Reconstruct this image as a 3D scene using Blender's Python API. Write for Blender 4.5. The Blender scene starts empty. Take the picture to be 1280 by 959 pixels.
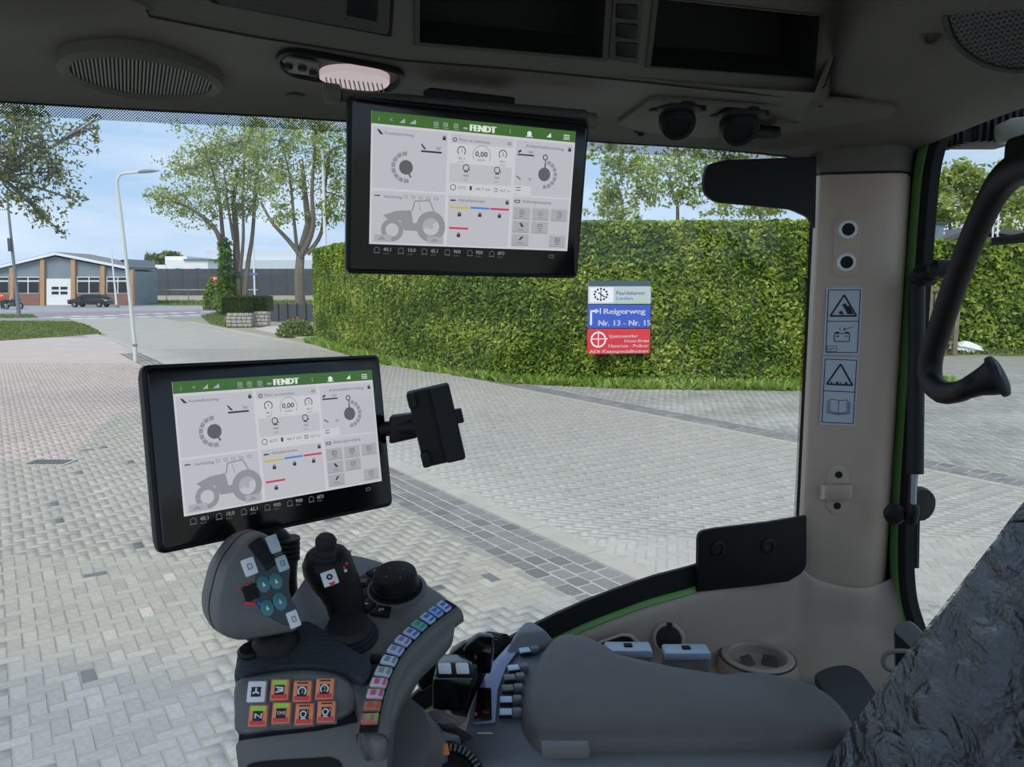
import bpy, bmesh, math, random
import numpy as np
from mathutils import Vector, Matrix, geometry
random.seed(7); RNG = np.random.default_rng(7)
R = math.radians
scene = bpy.context.scene
COL = scene.collection

# ------------------------------------------------------------------ camera
FPX, CAMH, PITCH = 980.0, 2.75, R(7.3)
cam = bpy.data.cameras.new('camera'); camo = bpy.data.objects.new('camera', cam); COL.objects.link(camo)
cam.sensor_fit = 'HORIZONTAL'; cam.sensor_width = 36.0; cam.lens = FPX / 1280 * 36.0
cam.clip_start = 0.02; cam.clip_end = 2000
camo.location = (0, 0, CAMH); camo.rotation_euler = (R(90) - PITCH, 0, 0)
scene.camera = camo
vs = scene.view_settings
vs.view_transform = 'Standard'; vs.look = 'None'; vs.gamma = 1.0; vs.use_curve_mapping = False
vs.exposure = 0.46

def lin(c):
    c = c / 255.0
    return c / 12.92 if c <= 0.04045 else ((c + 0.055) / 1.055) ** 2.4
def S(r, g, b): return (lin(r), lin(g), lin(b), 1.0)

# ------------------------------------------------------------------ world: bright, thinly clouded sky
wd = bpy.data.worlds.new('sky'); scene.world = wd; wd.use_nodes = True
nt = wd.node_tree; nt.nodes.clear()
def N(t, **k):
    n = nt.nodes.new(t)
    for a, v in k.items(): setattr(n, a, v)
    return n
tc = N('ShaderNodeTexCoord'); sep = N('ShaderNodeSeparateXYZ'); nt.links.new(tc.outputs['Generated'], sep.inputs[0])
ramp = N('ShaderNodeValToRGB'); cr = ramp.color_ramp
cr.elements[0].position = 0.0; cr.elements[0].color = S(176, 202, 232)
cr.elements[1].position = 0.55; cr.elements[1].color = S(158, 192, 228)
e = cr.elements.new(0.12); e.color = S(168, 198, 232)
nt.links.new(sep.outputs[2], ramp.inputs[0])
mp = N('ShaderNodeMapping'); mp.inputs['Scale'].default_value = (2.2, 2.2, 9.0); mp.inputs['Rotation'].default_value = (0.05, 0.1, 0.9)
nt.links.new(tc.outputs['Generated'], mp.inputs[0])
nz = N('ShaderNodeTexNoise'); nz.inputs['Scale'].default_value = 1.3; nz.inputs['Detail'].default_value = 7; nz.inputs['Roughness'].default_value = 0.55
nt.links.new(mp.outputs[0], nz.inputs['Vector'])
cl = N('ShaderNodeValToRGB'); cl.color_ramp.elements[0].position = 0.42; cl.color_ramp.elements[1].position = 0.86
nt.links.new(nz.outputs[0], cl.inputs[0])
mx = N('ShaderNodeMixRGB'); mx.inputs[2].default_value = S(236, 242, 250)
nt.links.new(cl.outputs[0], mx.inputs[0]); nt.links.new(ramp.outputs[0], mx.inputs[1])
bg = N('ShaderNodeBackground'); bg.inputs[1].default_value = 0.86
nt.links.new(mx.outputs[0], bg.inputs[0]); wo = N('ShaderNodeOutputWorld'); nt.links.new(bg.outputs[0], wo.inputs[0])

sun = bpy.data.lights.new('sun', 'SUN'); sun.energy = 1.9; sun.angle = R(28); sun.color = (1.0, 0.95, 0.87)
suno = bpy.data.objects.new('sun', sun); COL.objects.link(suno); suno.location = (-30, -20, 60)
suno.rotation_euler = Vector((0.30, 0.75, -1.0)).to_track_quat('-Z', 'Y').to_euler()

# ------------------------------------------------------------------ pixel helpers (photo frame 1280 x 959)
CP, SP = math.cos(PITCH), math.sin(PITCH)
CAM = Vector((0, 0, CAMH)); FWD = Vector((0, CP, -SP)); UPV = Vector((0, SP, CP)); RT = Vector((1, 0, 0))
def ray(px, py): return RT * ((px - 640) / FPX) - UPV * ((py - 479.5) / FPX) + FWD
def at(px, py, Y): d = ray(px, py); return CAM + d * (Y / d.y)
def gz(px, py, z=0.0): d = ray(px, py); return CAM + d * ((z - CAMH) / d.z)
def onX(px, py, X): d = ray(px, py); return CAM + d * (X / d.x)
def PL(px, py, Y, n): return (at(px, py, Y), Vector(n).normalized())
def on(px, py, pl): d = ray(px, py); return CAM + d * ((pl[0] - CAM).dot(pl[1]) / d.dot(pl[1]))
def proj(p):
    v = Vector(p) - CAM; z = v.dot(FWD)
    return 640 + FPX * v.x / z, 479.5 - FPX * v.dot(UPV) / z, z

# ------------------------------------------------------------------ materials
MATS = {}
def mat(name, col, rough=0.55, metal=0.0, spec=0.5, noise=0.0, nscale=60.0, bump=0.0, bscale=300.0, coat=0.0, emit=0.0, attr=None, objcol=False, trans=0.0):
    if name in MATS: return MATS[name]
    m = bpy.data.materials.new(name); m.use_nodes = True
    t = m.node_tree; b = t.nodes['Principled BSDF']
    b.inputs['Roughness'].default_value = rough; b.inputs['Metallic'].default_value = metal
    b.inputs['Specular IOR Level'].default_value = spec
    b.inputs['Coat Weight'].default_value = coat; b.inputs['Coat Roughness'].default_value = 0.15
    src = None
    if attr:
        a = t.nodes.new('ShaderNodeAttribute'); a.attribute_name = attr; src = a.outputs['Color']
    elif objcol:
        a = t.nodes.new('ShaderNodeObjectInfo'); src = a.outputs['Color']
    co = t.nodes.new('ShaderNodeTexCoord')
    if noise > 0:
        n = t.nodes.new('ShaderNodeTexNoise'); n.inputs['Scale'].default_value = nscale; n.inputs['Detail'].default_value = 5
        t.links.new(co.outputs['Object'], n.inputs['Vector'])
        mr = t.nodes.new('ShaderNodeMapRange'); mr.inputs[1].default_value = 0.25; mr.inputs[2].default_value = 0.75
        mr.inputs[3].default_value = 1 - noise; mr.inputs[4].default_value = 1 + noise
        t.links.new(n.outputs[0], mr.inputs[0])
        mu = t.nodes.new('ShaderNodeVectorMath'); mu.operation = 'SCALE'
        if src: t.links.new(src, mu.inputs[0])
        else: mu.inputs[0].default_value = col[:3]
        t.links.new(mr.outputs[0], mu.inputs['Scale']); src = mu.outputs[0]
    if src: t.links.new(src, b.inputs['Base Color'])
    else: b.inputs['Base Color'].default_value = col
    if bump > 0:
        n = t.nodes.new('ShaderNodeTexNoise'); n.inputs['Scale'].default_value = bscale; n.inputs['Detail'].default_value = 3
        t.links.new(co.outputs['Object'], n.inputs['Vector'])
        bp = t.nodes.new('ShaderNodeBump'); bp.inputs['Strength'].default_value = bump; bp.inputs['Distance'].default_value = 0.002
        t.links.new(n.outputs[0], bp.inputs['Height']); t.links.new(bp.outputs[0], b.inputs['Normal'])
    if emit > 0:
        b.inputs['Emission Color'].default_value = col; b.inputs['Emission Strength'].default_value = emit
        b.inputs['Base Color'].default_value = (0.01, 0.01, 0.01, 1)
    if trans > 0:
        tr = t.nodes.new('ShaderNodeBsdfTranslucent'); mxs = t.nodes.new('ShaderNodeMixShader'); mxs.inputs[0].default_value = trans
        if src: t.links.new(src, tr.inputs[0])
        else: tr.inputs[0].default_value = col
        o = t.nodes['Material Output']
        t.links.new(b.outputs[0], mxs.inputs[1]); t.links.new(tr.outputs[0], mxs.inputs[2]); t.links.new(mxs.outputs[0], o.inputs[0])
    MATS[name] = m
    return m
def glassmat(name, fac=0.05, tint=(1, 1, 1, 1), rough=0.0):
    m = bpy.data.materials.new(name); m.use_nodes = True; t = m.node_tree; t.nodes.clear()
    tr = t.nodes.new('ShaderNodeBsdfTransparent'); tr.inputs[0].default_value = tint
    gl = t.nodes.new('ShaderNodeBsdfGlossy'); gl.inputs['Roughness'].default_value = rough
    mxs = t.nodes.new('ShaderNodeMixShader'); mxs.inputs[0].default_value = fac
    o = t.nodes.new('ShaderNodeOutputMaterial')
    t.links.new(tr.outputs[0], mxs.inputs[1]); t.links.new(gl.outputs[0], mxs.inputs[2]); t.links.new(mxs.outputs[0], o.inputs[0])
    MATS[name] = m; return m

M_BEIGE = mat('beige_plastic', S(176, 159, 143), 0.5, noise=0.04, nscale=8, bump=0.15, bscale=900)
M_LINER = mat('headliner_grey', S(88, 86, 79), 0.7, noise=0.06, nscale=10, bump=0.2, bscale=700)
M_LINERD = mat('headliner_dark', S(62, 61, 57), 0.65, bump=0.15, bscale=700)
M_BLACK = mat('black_plastic', S(17, 17, 19), 0.5, spec=0.3, bump=0.1, bscale=900)
M_MATTE = mat('matte_black', S(13, 13, 14), 0.8)
M_GLOSSBLK = mat('gloss_black', S(10, 11, 13), 0.12)
M_RUBBER = mat('rubber', S(20, 21, 24), 0.7, bump=0.2, bscale=500)
M_CONS = mat('console_grey', S(105, 103, 101), 0.48, bump=0.2, bscale=900)
M_CONSL = mat('console_light_grey', S(112, 115, 120), 0.45, bump=0.15, bscale=900)
M_PAD = mat('armrest_leather', S(101, 97, 94), 0.6, noise=0.05, nscale=30, bump=0.35, bscale=450)
M_GREEN = mat('green_paint', S(120, 168, 98), 0.35, coat=0.3)
M_WHITEP = mat('white_key', S(240, 241, 242), 0.4)
M_SILVER = mat('silver_ring', S(205, 210, 215), 0.3)
M_STEEL = mat('galvanised_steel', S(150, 155, 160), 0.45, metal=0.6)
M_TEAL = mat('teal_key', S(70, 128, 132), 0.35)
M_ORANGE = mat('orange_key', S(255, 150, 100), 0.35)
M_LIME = mat('lime_key', S(178, 228, 72), 0.4)
M_RED = mat('red_print', S(235, 60, 62), 0.4)
M_BLUE = mat('blue_print', S(60, 90, 200), 0.4)
M_GLASS = glassmat('window_glass', 0.035, (0.97, 0.985, 0.975, 1))
M_PANE = mat('dark_window_pane', S(38, 44, 48), 0.08)

# ------------------------------------------------------------------ mesh helpers
def cname(n): return n
def link(name, me, m, parent=None):
    o = bpy.data.objects.new(name, me); COL.objects.link(o)
    if m: me.materials.append(m)
    if parent is not None:
        o.parent = parent
        loc = parent.location if parent.parent is None else Vector((0, 0, 0))
        o.matrix_parent_inverse = Matrix.Translation(-loc) if parent.parent is None else Matrix.Identity(4)
    return o
def mk(name, bm, m, parent=None, bevel=0.0, seg=2, smooth=True, sharp=38, sub=0):
    bmesh.ops.remove_doubles(bm, verts=bm.verts, dist=1e-6)
    bmesh.ops.recalc_face_normals(bm, faces=bm.faces)
    if bevel > 0:
        ed = [e for e in bm.edges if len(e.link_faces) == 2 and e.calc_face_angle(0) > R(28)]
        bmesh.ops.bevel(bm, geom=ed, offset=bevel, segments=seg, profile=0.5, affect='EDGES', clamp_overlap=True)
    me = bpy.data.meshes.new(name); bm.to_mesh(me); bm.free()
    if smooth:
        me.polygons.foreach_set('use_smooth', [True] * len(me.polygons))
        me.set_sharp_from_angle(angle=R(sharp))
    o = link(name, me, m, parent)
    if sub:
        sm = o.modifiers.new('subdivision', 'SUBSURF'); sm.levels = sub; sm.render_levels = sub
    return o
def add_poly_prism(bm, pts, vec, cap=True):
    n = len(pts); a = [bm.verts.new(p) for p in pts]; b = [bm.verts.new(Vector(p) + Vector(vec)) for p in pts]
    if cap: bm.faces.new(a); bm.faces.new(b[::-1])
    for i in range(n): bm.faces.new((a[i], b[i], b[(i + 1) % n], a[(i + 1) % n]))
    return bm
def prism(pts, vec): return add_poly_prism(bmesh.new(), pts, vec)
def add_loft(bm, loops, cap=True, closed=True):
    vsl = [[bm.verts.new(p) for p in l] for l in loops]
    n = len(loops[0])
    for k in range(len(loops) - 1):
        for i in range(n if closed else n - 1):
            j = (i + 1) % n
            bm.faces.new((vsl[k][i], vsl[k + 1][i], vsl[k + 1][j], vsl[k][j]))
    if cap and closed:
        bm.faces.new(vsl[0][::-1]); bm.faces.new(vsl[-1])
    return bm
def loft(loops, cap=True, closed=True): return add_loft(bmesh.new(), loops, cap, closed)
def frame_of(d):
    d = Vector(d).normalized(); a = Vector((0, 0, 1)) if abs(d.z) < 0.9 else Vector((0, 1, 0))
    x = a.cross(d).normalized(); return x, d.cross(x).normalized(), d
def add_tube(bm, pts, radii, n=10, cap=True, flat=1.0):
    pts = [Vector(p) for p in pts]
    if not hasattr(radii, '__len__'): radii = [radii] * len(pts)
    loops = []; px = None
    for i, p in enumerate(pts):
        d = (pts[min(i + 1, len(pts) - 1)] - pts[max(i - 1, 0)]).normalized()
        if px is None: x, y, _ = frame_of(d)
        else:
            x = (px - d * px.dot(d)).normalized(); y = d.cross(x)
        px = x
        loops.append([p + (x * math.cos(2 * math.pi * k / n) * flat + y * math.sin(2 * math.pi * k / n)) * radii[i] for k in range(n)])
    return add_loft(bm, loops, cap)
def tube(pts, radii, n=10, cap=True, flat=1.0): return add_tube(bmesh.new(), pts, radii, n, cap, flat)
def add_lathe(bm, base, axis, prof, n=24, sx=1.0, cap=True):
    x, y, d = frame_of(axis); base = Vector(base)
    loops = [[base + d * h + (x * math.cos(2 * math.pi * k / n) * sx + y * math.sin(2 * math.pi * k / n)) * max(r, 1e-5) for k in range(n)] for r, h in prof]
    return add_loft(bm, loops, cap)
def lathe(base, axis, prof, n=24, cap=True): return add_lathe(bmesh.new(), base, axis, prof, n, 1.0, cap)
def add_box(bm, c, ex, ey, ez, hx, hy, hz):
    c = Vector(c); ex, ey, ez = Vector(ex), Vector(ey), Vector(ez)
    l = [c - ez * hz + ex * a * hx + ey * b * hy for a, b in ((-1, -1), (1, -1), (1, 1), (-1, 1))]
    return add_poly_prism(bm, l, ez * 2 * hz)
def box(c, hx, hy, hz, ex=(1, 0, 0), ey=(0, 1, 0), ez=(0, 0, 1)): return add_box(bmesh.new(), c, ex, ey, ez, hx, hy, hz)
def catmull(pts, n=6, closed=True):
    pts = [Vector(p) for p in pts]; m = len(pts); out = []
    for i in range(m if closed else m - 1):
        p0, p1, p2, p3 = (pts[(i + k - 1) % m] if closed else pts[min(max(i + k - 1, 0), m - 1)] for k in range(4))
        for j in range(n):
            t = j / n
            out.append(0.5 * ((2 * p1) + (p2 - p0) * t + (2 * p0 - 5 * p1 + 4 * p2 - p3) * t * t + (3 * p1 - p0 - 3 * p2 + p3) * t ** 3))
    if not closed: out.append(pts[-1])
    return out
def roundpoly(pts, r, n=4):
    pts = [Vector(p) for p in pts]; out = []; m = len(pts)
    rs = r if hasattr(r, '__len__') else [r] * m
    for i in range(m):
        p, a, b = pts[i], pts[i - 1], pts[(i + 1) % m]
        rr = min(rs[i], (a - p).length * 0.49, (b - p).length * 0.49)
        if rr < 1e-6: out.append(p); continue
        s = p + (a - p).normalized() * rr; e = p + (b - p).normalized() * rr
        for k in range(n + 1):
            t = k / n; out.append(s * (1 - t) ** 2 + p * 2 * t * (1 - t) + e * t * t)
    return out
def npmesh(name, v, q, m, parent=None, col=None, smooth=False):
    me = bpy.data.meshes.new(name); v = np.asarray(v, np.float32); q = np.asarray(q, np.int32); k = q.shape[1]
    me.vertices.add(len(v)); me.vertices.foreach_set('co', v.ravel())
    me.loops.add(q.size); me.loops.foreach_set('vertex_index', q.ravel())
    me.polygons.add(len(q)); me.polygons.foreach_set('loop_start', np.arange(0, q.size, k, dtype=np.int32)); me.polygons.foreach_set('loop_total', np.full(len(q), k, np.int32))
    if smooth: me.polygons.foreach_set('use_smooth', np.ones(len(q), bool))
    me.update(calc_edges=True)
    if col is not None:
        a = me.color_attributes.new('Col', 'FLOAT_COLOR', 'POINT')
        c4 = np.ones((len(v), 4), np.float32); c4[:, :3] = col; a.data.foreach_set('color', c4.ravel())
    return link(name, me, m, parent)

def tag(o, label=None, cat=None, group=None, kind=None):
    if label: o['label'] = label
    if cat: o['category'] = cat
    if group: o['group'] = group
    if kind: o['kind'] = kind
    return o
def thing(name, label, cat, loc=(0, 0, 0), group=None):
    o = bpy.data.objects.new(name, None); COL.objects.link(o); o.location = loc; o.empty_display_size = 0.05
    return tag(o, label, cat, group)
def struct(name, loc=(0, 0, 0), label=None):
    o = bpy.data.objects.new(name, None); COL.objects.link(o); o.location = loc
    return tag(o, label, None, None, 'structure')

# flat drawing on a plane: origin, ex, ey, normal; units are fractions of w and h (v goes down)
FONT_CACHE = {}
def text_tris(s):
    if s in FONT_CACHE: return FONT_CACHE[s]
    cu = bpy.data.curves.new('t', 'FONT'); cu.body = s; cu.resolution_u = 2
    o = bpy.data.objects.new('t', cu); COL.objects.link(o)
    dg = bpy.context.evaluated_depsgraph_get(); me = bpy.data.meshes.new_from_object(o.evaluated_get(dg))
    me.calc_loop_triangles()
    vv = [tuple(v.co[:2]) for v in me.vertices]; tt = [tuple(t.vertices) for t in me.loop_triangles]
    bpy.data.objects.remove(o); bpy.data.curves.remove(cu); bpy.data.meshes.remove(me)
    FONT_CACHE[s] = (vv, tt); return vv, tt
class Flat:
    def __init__(s, o, ex, ey, n, w, h): s.o, s.ex, s.ey, s.n, s.w, s.h = Vector(o), Vector(ex), Vector(ey), Vector(n), w, h; s.d = {}
    def p(s, u, v, k): return s.o + s.ex * (u * s.w) - s.ey * (v * s.h) + s.n * (0.0003 * k)
    def bm(s, m, name): return s.d.setdefault((name, m), bmesh.new())
    def poly(s, uv, m, k=1, name='print'):
        b = s.bm(m, name); pts = [b.verts.new(s.p(u, v, k)) for u, v in uv]
        try: b.faces.new(pts)
        except ValueError: pass
    def rect(s, u0, v0, u1, v1, m, k=1, name='print'): s.poly([(u0, v0), (u1, v0), (u1, v1), (u0, v1)], m, k, name)
    def line(s, u0, v0, u1, v1, wd, m, k=2, name='print'):
        x0, y0, x1, y1 = u0 * s.w, v0 * s.h, u1 * s.w, v1 * s.h
        l = math.hypot(x1 - x0, y1 - y0) or 1; nx, ny = -(y1 - y0) / l * wd * s.w / 2, (x1 - x0) / l * wd * s.w / 2
        s.poly([((x0 + nx) / s.w, (y0 + ny) / s.h), ((x1 + nx) / s.w, (y1 + ny) / s.h), ((x1 - nx) / s.w, (y1 - ny) / s.h), ((x0 - nx) / s.w, (y0 - ny) / s.h)], m, k, name)
    def ring(s, u, v, r0, r1, m, k=2, a0=0, a1=360, n=24, name='print'):
        asp = s.w / s.h
        for i in range(n):
            t0, t1 = R(a0 + (a1 - a0) * i / n), R(a0 + (a1 - a0) * (i + 1) / n)
            f = lambda r, t: (u + r * math.cos(t), v - r * asp * math.sin(t))
            if r0 <= 1e-6: s.poly([(u, v), f(r1, t0), f(r1, t1)], m, k, name)
            else: s.poly([f(r0, t0), f(r1, t0), f(r1, t1), f(r0, t1)], m, k, name)
    def frame(s, u0, v0, u1, v1, wd, m, k=2, name='print'):
        for a in ((u0, v0, u1, v0), (u1, v0, u1, v1), (u1, v1, u0, v1), (u0, v1, u0, v0)): s.line(*a, wd, m, k, name)
    def text(s, t, u, v, hgt, m, k=3, bold=0.0, wide=None, name='lettering'):
        vv, tt = text_tris(t); b = s.bm(m, name); sc = hgt / 0.7   # cap height in v units
        asp = s.h / s.w; sx = sc * asp
        if wide:
            xs = [x for x, y in vv]; sx = wide / (max(xs) - min(xs))
        offs = [(0, 0)] + ([(bold, 0), (-bold, 0)] if bold else [])
        for ox, oy in offs:
            vl = [b.verts.new(s.p(u + x * sx + ox * sx, v - y * sc, k)) for x, y in vv]
            for tr in tt:
                try: b.faces.new([vl[i] for i in tr])
                except ValueError: pass
    def done(s, parent):
        for (name, m), b in s.d.items():
            me = bpy.data.meshes.new(name); b.to_mesh(me); b.free(); tag(link(name, me, m, parent), kind='stuff')

# ================================================================== OUTDOORS: ground
RD = Vector((-0.553, 0.833, 0)); RN = Vector((0.833, 0.553, 0))       # road direction / across
def st(s, t, z=0.0): return RD * s + RN * t + Vector((0, 0, z))
def to_t(x, y): return x * RN.x + y * RN.y
def to_s(x, y): return x * RD.x + y * RD.y
def flat_poly(name, pts, m, z, parent=None, thick=0.1):
    bm = prism([Vector((p[0], p[1], z)) for p in pts], (0, 0, -thick)); return mk(name, bm, m, parent, smooth=False)
M_SOIL = mat('verge_ground', S(150, 150, 128), 0.9, noise=0.12, nscale=0.6)
M_JOINT = mat('sandy_joint', S(150, 146, 135), 0.9, noise=0.15, nscale=1.2, bump=0.5, bscale=60)
M_ROADB = mat('road_base', S(172, 165, 154), 0.85, noise=0.07, nscale=0.9, bump=0.5, bscale=30)
M_ASPH = mat('asphalt', S(152, 154, 160), 0.85, noise=0.08, nscale=0.5, bump=0.4, bscale=40)
M_CONC = mat('pale_concrete', S(178, 171, 159), 0.8, noise=0.09, nscale=3, bump=0.4, bscale=50)
M_BRICKA = mat('paver_field', None, 0.8, attr='Col', noise=0.13, nscale=26, bump=0.5, bscale=140)
M_BRICKO = mat('paver_single', None, 0.8, objcol=True, noise=0.13, nscale=26, bump=0.5, bscale=140)
M_GRASSG = mat('lawn_soil', S(100, 114, 64), 0.95, noise=0.25, nscale=1.5)

g = flat_poly('floor_outdoor_ground', [(-400, -60), (400, -60), (400, 500), (-400, 500)], M_SOIL, -0.06, thick=1.0); tag(g, kind='structure')
yard = struct('floor_yard_paving'); road = struct('floor_brick_road'); walk = struct('floor_pavement_walk')
def strip(s0, s1, t0, t1): return [st(s0, t0), st(s1, t0), st(s1, t1), st(s0, t1)]
flat_poly('bedding', strip(-14, 60, -45, 4.1), M_JOINT, -0.007, yard)
M_PINKB = mat('pink_paving_base', S(190, 174, 165), .85, noise=.1, nscale=1.1, bump=.5, bscale=20)
flat_poly('pink_field', [(-60, 14), (-9.5, 26.6), (-8.6, 26.6), (-12.5, 27.2), (-14.0, 29), (-20.5, 40), (-27, 40), (-60, 38)], M_PINKB, -0.004, yard, .02)
flat_poly('bedding', strip(-14, 78, 5.12, 11.35), M_ROADB, -0.005, road)
flat_poly('bedding', strip(-30, 24, 12.1, 32), M_JOINT, -0.012, walk)
cobb = struct('floor_cobble_bands'); flat_poly('bedding', strip(-14, 60, 4.1, 4.86), M_CONC, -0.010, cobb); flat_poly('bedding', strip(-30, 60, 11.47, 12.12), M_CONC, -0.010, cobb)
for a, b in ((4.86, 5.12), (11.33, 11.47)):
    kerb = struct('trim_1' if a < 6 else 'trim_2')
    for i in range(-14, 46):
        mk('kerb_stone', box(st(i + .5, (a + b) / 2, -.05), 0.495, (b - a) / 2, 0.06, RD, RN), M_CONC, kerb, smooth=False)

# --- pavers
def frustum_arrays(P, ang, L, W, col, hgt=0.03, inset=0.006, jit=0.004):
    n = len(P); c, s = np.cos(ang), np.sin(ang)
    cor = np.array([[-1, -1], [1, -1], [1, 1], [-1, 1]], float)
    V = np.zeros((n, 8, 3))
    for lvl, (ins, z) in enumerate(((inset, 0.0), (0.0, -hgt * 0.25))):
        lx = cor[:, 0][None] * (L / 2 - ins)[:, None]; ly = cor[:, 1][None] * (W / 2 - ins)[:, None]
        V[:, lvl * 4:lvl * 4 + 4, 0] = P[:, 0:1] + lx * c[:, None] - ly * s[:, None]
        V[:, lvl * 4:lvl * 4 + 4, 1] = P[:, 1:2] + lx * s[:, None] + ly * c[:, None]
        V[:, lvl * 4:lvl * 4 + 4, 2] = z - (hgt if lvl else 0) * 0.4
    V[:, :, 2] += RNG.uniform(-jit, jit * .3, n)[:, None] + (V[:, :, 0] - P[:, 0:1]) * RNG.normal(0, .005, n)[:, None]
    f = np.array([[0, 1, 2, 3], [0, 4, 5, 1], [1, 5, 6, 2], [2, 6, 7, 3], [3, 7, 4, 0]])
    F = (f[None] + (np.arange(n) * 8)[:, None, None]).reshape(-1, 4)
    return V.reshape(-1, 3), F, np.repeat(col, 8, 0)
def herring(x0, x1, y0, y1, w, rot):
    c, s = math.cos(rot), math.sin(rot); out = []
    cx, cy = (x0 + x1) / 2, (y0 + y1) / 2; rad = math.hypot(x1 - x0, y1 - y0) / 2
    m = int(rad / w) + 4
    k, j = np.meshgrid(np.arange(-m * 2, m * 2), np.arange(-m, m))
    res = []
    for ox, oy, a in ((1.0, .5, 0), (2.5, 0.0, math.pi / 2)):
        X = (k + 4 * j + ox).ravel() * w; Y = (k + oy).ravel() * w
        gx, gy = cx + X * c - Y * s, cy + X * s + Y * c
        ok = (gx > x0) & (gx < x1) & (gy > y0) & (gy < y1)
        res.append(np.stack([gx[ok], gy[ok], np.full(ok.sum(), a + rot)], 1))
    return np.concatenate(res)
def inview(P, mx=60, my=60):
    d = P[:, 1] * CP + CAMH * SP; px = 640 + FPX * P[:, 0] / d; py = 479.5 - FPX * (P[:, 1] * SP - CAMH * CP) / d
    return (d > .5) & (px > -mx * 3) & (px < 1280 + mx * 3) & (py < 959 + my * 3), px, py
def lincol(r, g, b): return np.array(S(r, g, b)[:3])
def vnoise(x, y, sc, seed=0):
    r = np.random.default_rng(seed); out = 0
    for i in range(6):
        a, ph = r.uniform(0, 6.28), r.uniform(0, 6.28); f = sc * r.uniform(.6, 1.8)
        out = out + np.sin((x * math.cos(a) + y * math.sin(a)) * f + ph)
    return out / 6
def occluded(px, py):
    o = (px > 175) & (px < 500) & (py > 440) & (py < 700)
    o |= (px > 255) & (px < 580) & (py > 660)
    o |= (px > 500) & (py > 760)
    return o
BR = herring(-26, 3, 3.2, 27, 0.105, R(33.6))
t_ = to_t(BR[:, 0], BR[:, 1]); iv, px, py = inview(BR); BR = BR[(t_ < 4.03) & iv]; px = px[(t_ < 4.03) & iv]; py = py[(t_ < 4.03) & iv]
n = len(BR); x, y = BR[:, 0], BR[:, 1]
base = np.tile(lincol(170, 163, 150), (n, 1))
blue = np.clip((6.4 + 0.5 * vnoise(x, y, 1.1, 3) - y + 0.25 * x) / 0.7, 0, 1)[:, None]
base = base * (1 - blue) + lincol(152, 150, 147) * blue
pinkb = -6.9 - np.clip(y - 12, 0, 99) * .36
pink = (((x < pinkb) & (y > 12.1 + .12 * (x + 7))) | ((y > 16.5) & (x < -5.5 - (y - 12) * .36)))[:, None] * 1.0
base = base * (1 - pink) + lincol(188, 170, 160) * pink
base *= (1 + .10 * vnoise(x, y, .5, 5) + .07 * vnoise(x, y, 2.5, 6))[:, None]
base *= RNG.normal(1, .06, n)[:, None]
dark = (RNG.random(n) < 0.012 * (1 - blue[:, 0])) & (pink[:, 0] < .5); base[dark] = lincol(112, 110, 110) * RNG.uniform(.8, 1.1, dark.sum())[:, None]
rdp = (RNG.random(n) < .012) & (pink[:, 0] < .5); base[rdp] = lincol(196, 180, 168)
base = np.clip(base, .02, .8)
size = 1 / np.maximum(y, 1); vis = (px > -5) & (px < 1285) & (py < 965) & ~occluded(px, py)
order = np.argsort(-(size * vis)); single = np.zeros(n, bool); single[order[:300]] = True
bmT = bmesh.new()
def paver_mesh(L, W, name):
    b = bmesh.new(); lo = [(-L / 2, -W / 2), (L / 2, -W / 2), (L / 2, W / 2), (-L / 2, W / 2)]
    top = [(a * (1 - .012 / L), c * (1 - .012 / W), 0) for a, c in lo]; mid = [(a, c, -.008) for a, c in lo]; bot = [(a, c, -.05) for a, c in lo]
    add_loft(b, [[Vector(p) for p in l] for l in (bot, mid, top)]); bmesh.ops.recalc_face_normals(b, faces=b.faces)
    me = bpy.data.meshes.new(name); b.to_mesh(me); b.free(); me.materials.append(M_BRICKO); return me
def singles(name, me, P, ang, col, parent):
    for i in range(len(P)):
        o = bpy.data.objects.new(name, me); COL.objects.link(o); o.parent = parent
        o.location = (P[i, 0], P[i, 1], random.uniform(-.004, .001)); o.rotation_euler = (random.gauss(0, .01), random.gauss(0, .01), ang[i]); o.color = (*col[i], 1)
ME_BRICK = paver_mesh(.203, .098, 'brick')
singles('brick', ME_BRICK, BR[single], BR[single, 2], base[single], yard)
r = ~single; v, f, c = frustum_arrays(BR[r, :2], BR[r, 2], np.full(r.sum(), .203), np.full(r.sum(), .098), base[r])
tag(npmesh('brick_field', v, f, M_BRICKA, yard, c), kind='stuff')

BR = herring(-16, 13, 6, 33, 0.105, math.atan2(RD.y, RD.x) + R(45))
t_ = to_t(BR[:, 0], BR[:, 1]); iv, px, py = inview(BR); k = (t_ > 5.16) & (t_ < 11.33) & iv; BR, px, py = BR[k], px[k], py[k]
n = len(BR); x, y = BR[:, 0], BR[:, 1]
base = np.tile(lincol(169, 163, 153), (n, 1)) * (1 + .07 * vnoise(x, y, .45, 8) + .05 * vnoise(x, y, 1.8, 9))[:, None] * RNG.normal(1, .05, n)[:, None]
edge = np.clip(1 - np.abs(to_t(x, y) - 5.3) / .9, 0, 1)[:, None]; base = base * (1 - .55 * edge) + lincol(190, 186, 174) * .55 * edge
vis = (px > -5) & (px < 1285) & ~occluded(px, py); order = np.argsort(-(vis / np.maximum(y, 1))); single = np.zeros(n, bool); single[order[:300]] = True
singles('brick', ME_BRICK, BR[single], BR[single, 2], base[single], road)
r = ~single; v, f, c = frustum_arrays(BR[r, :2], BR[r, 2], np.full(r.sum(), .203), np.full(r.sum(), .098), base[r], jit=.002)
tag(npmesh('brick_field', v, f, M_BRICKA, road, c), kind='stuff')

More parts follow.
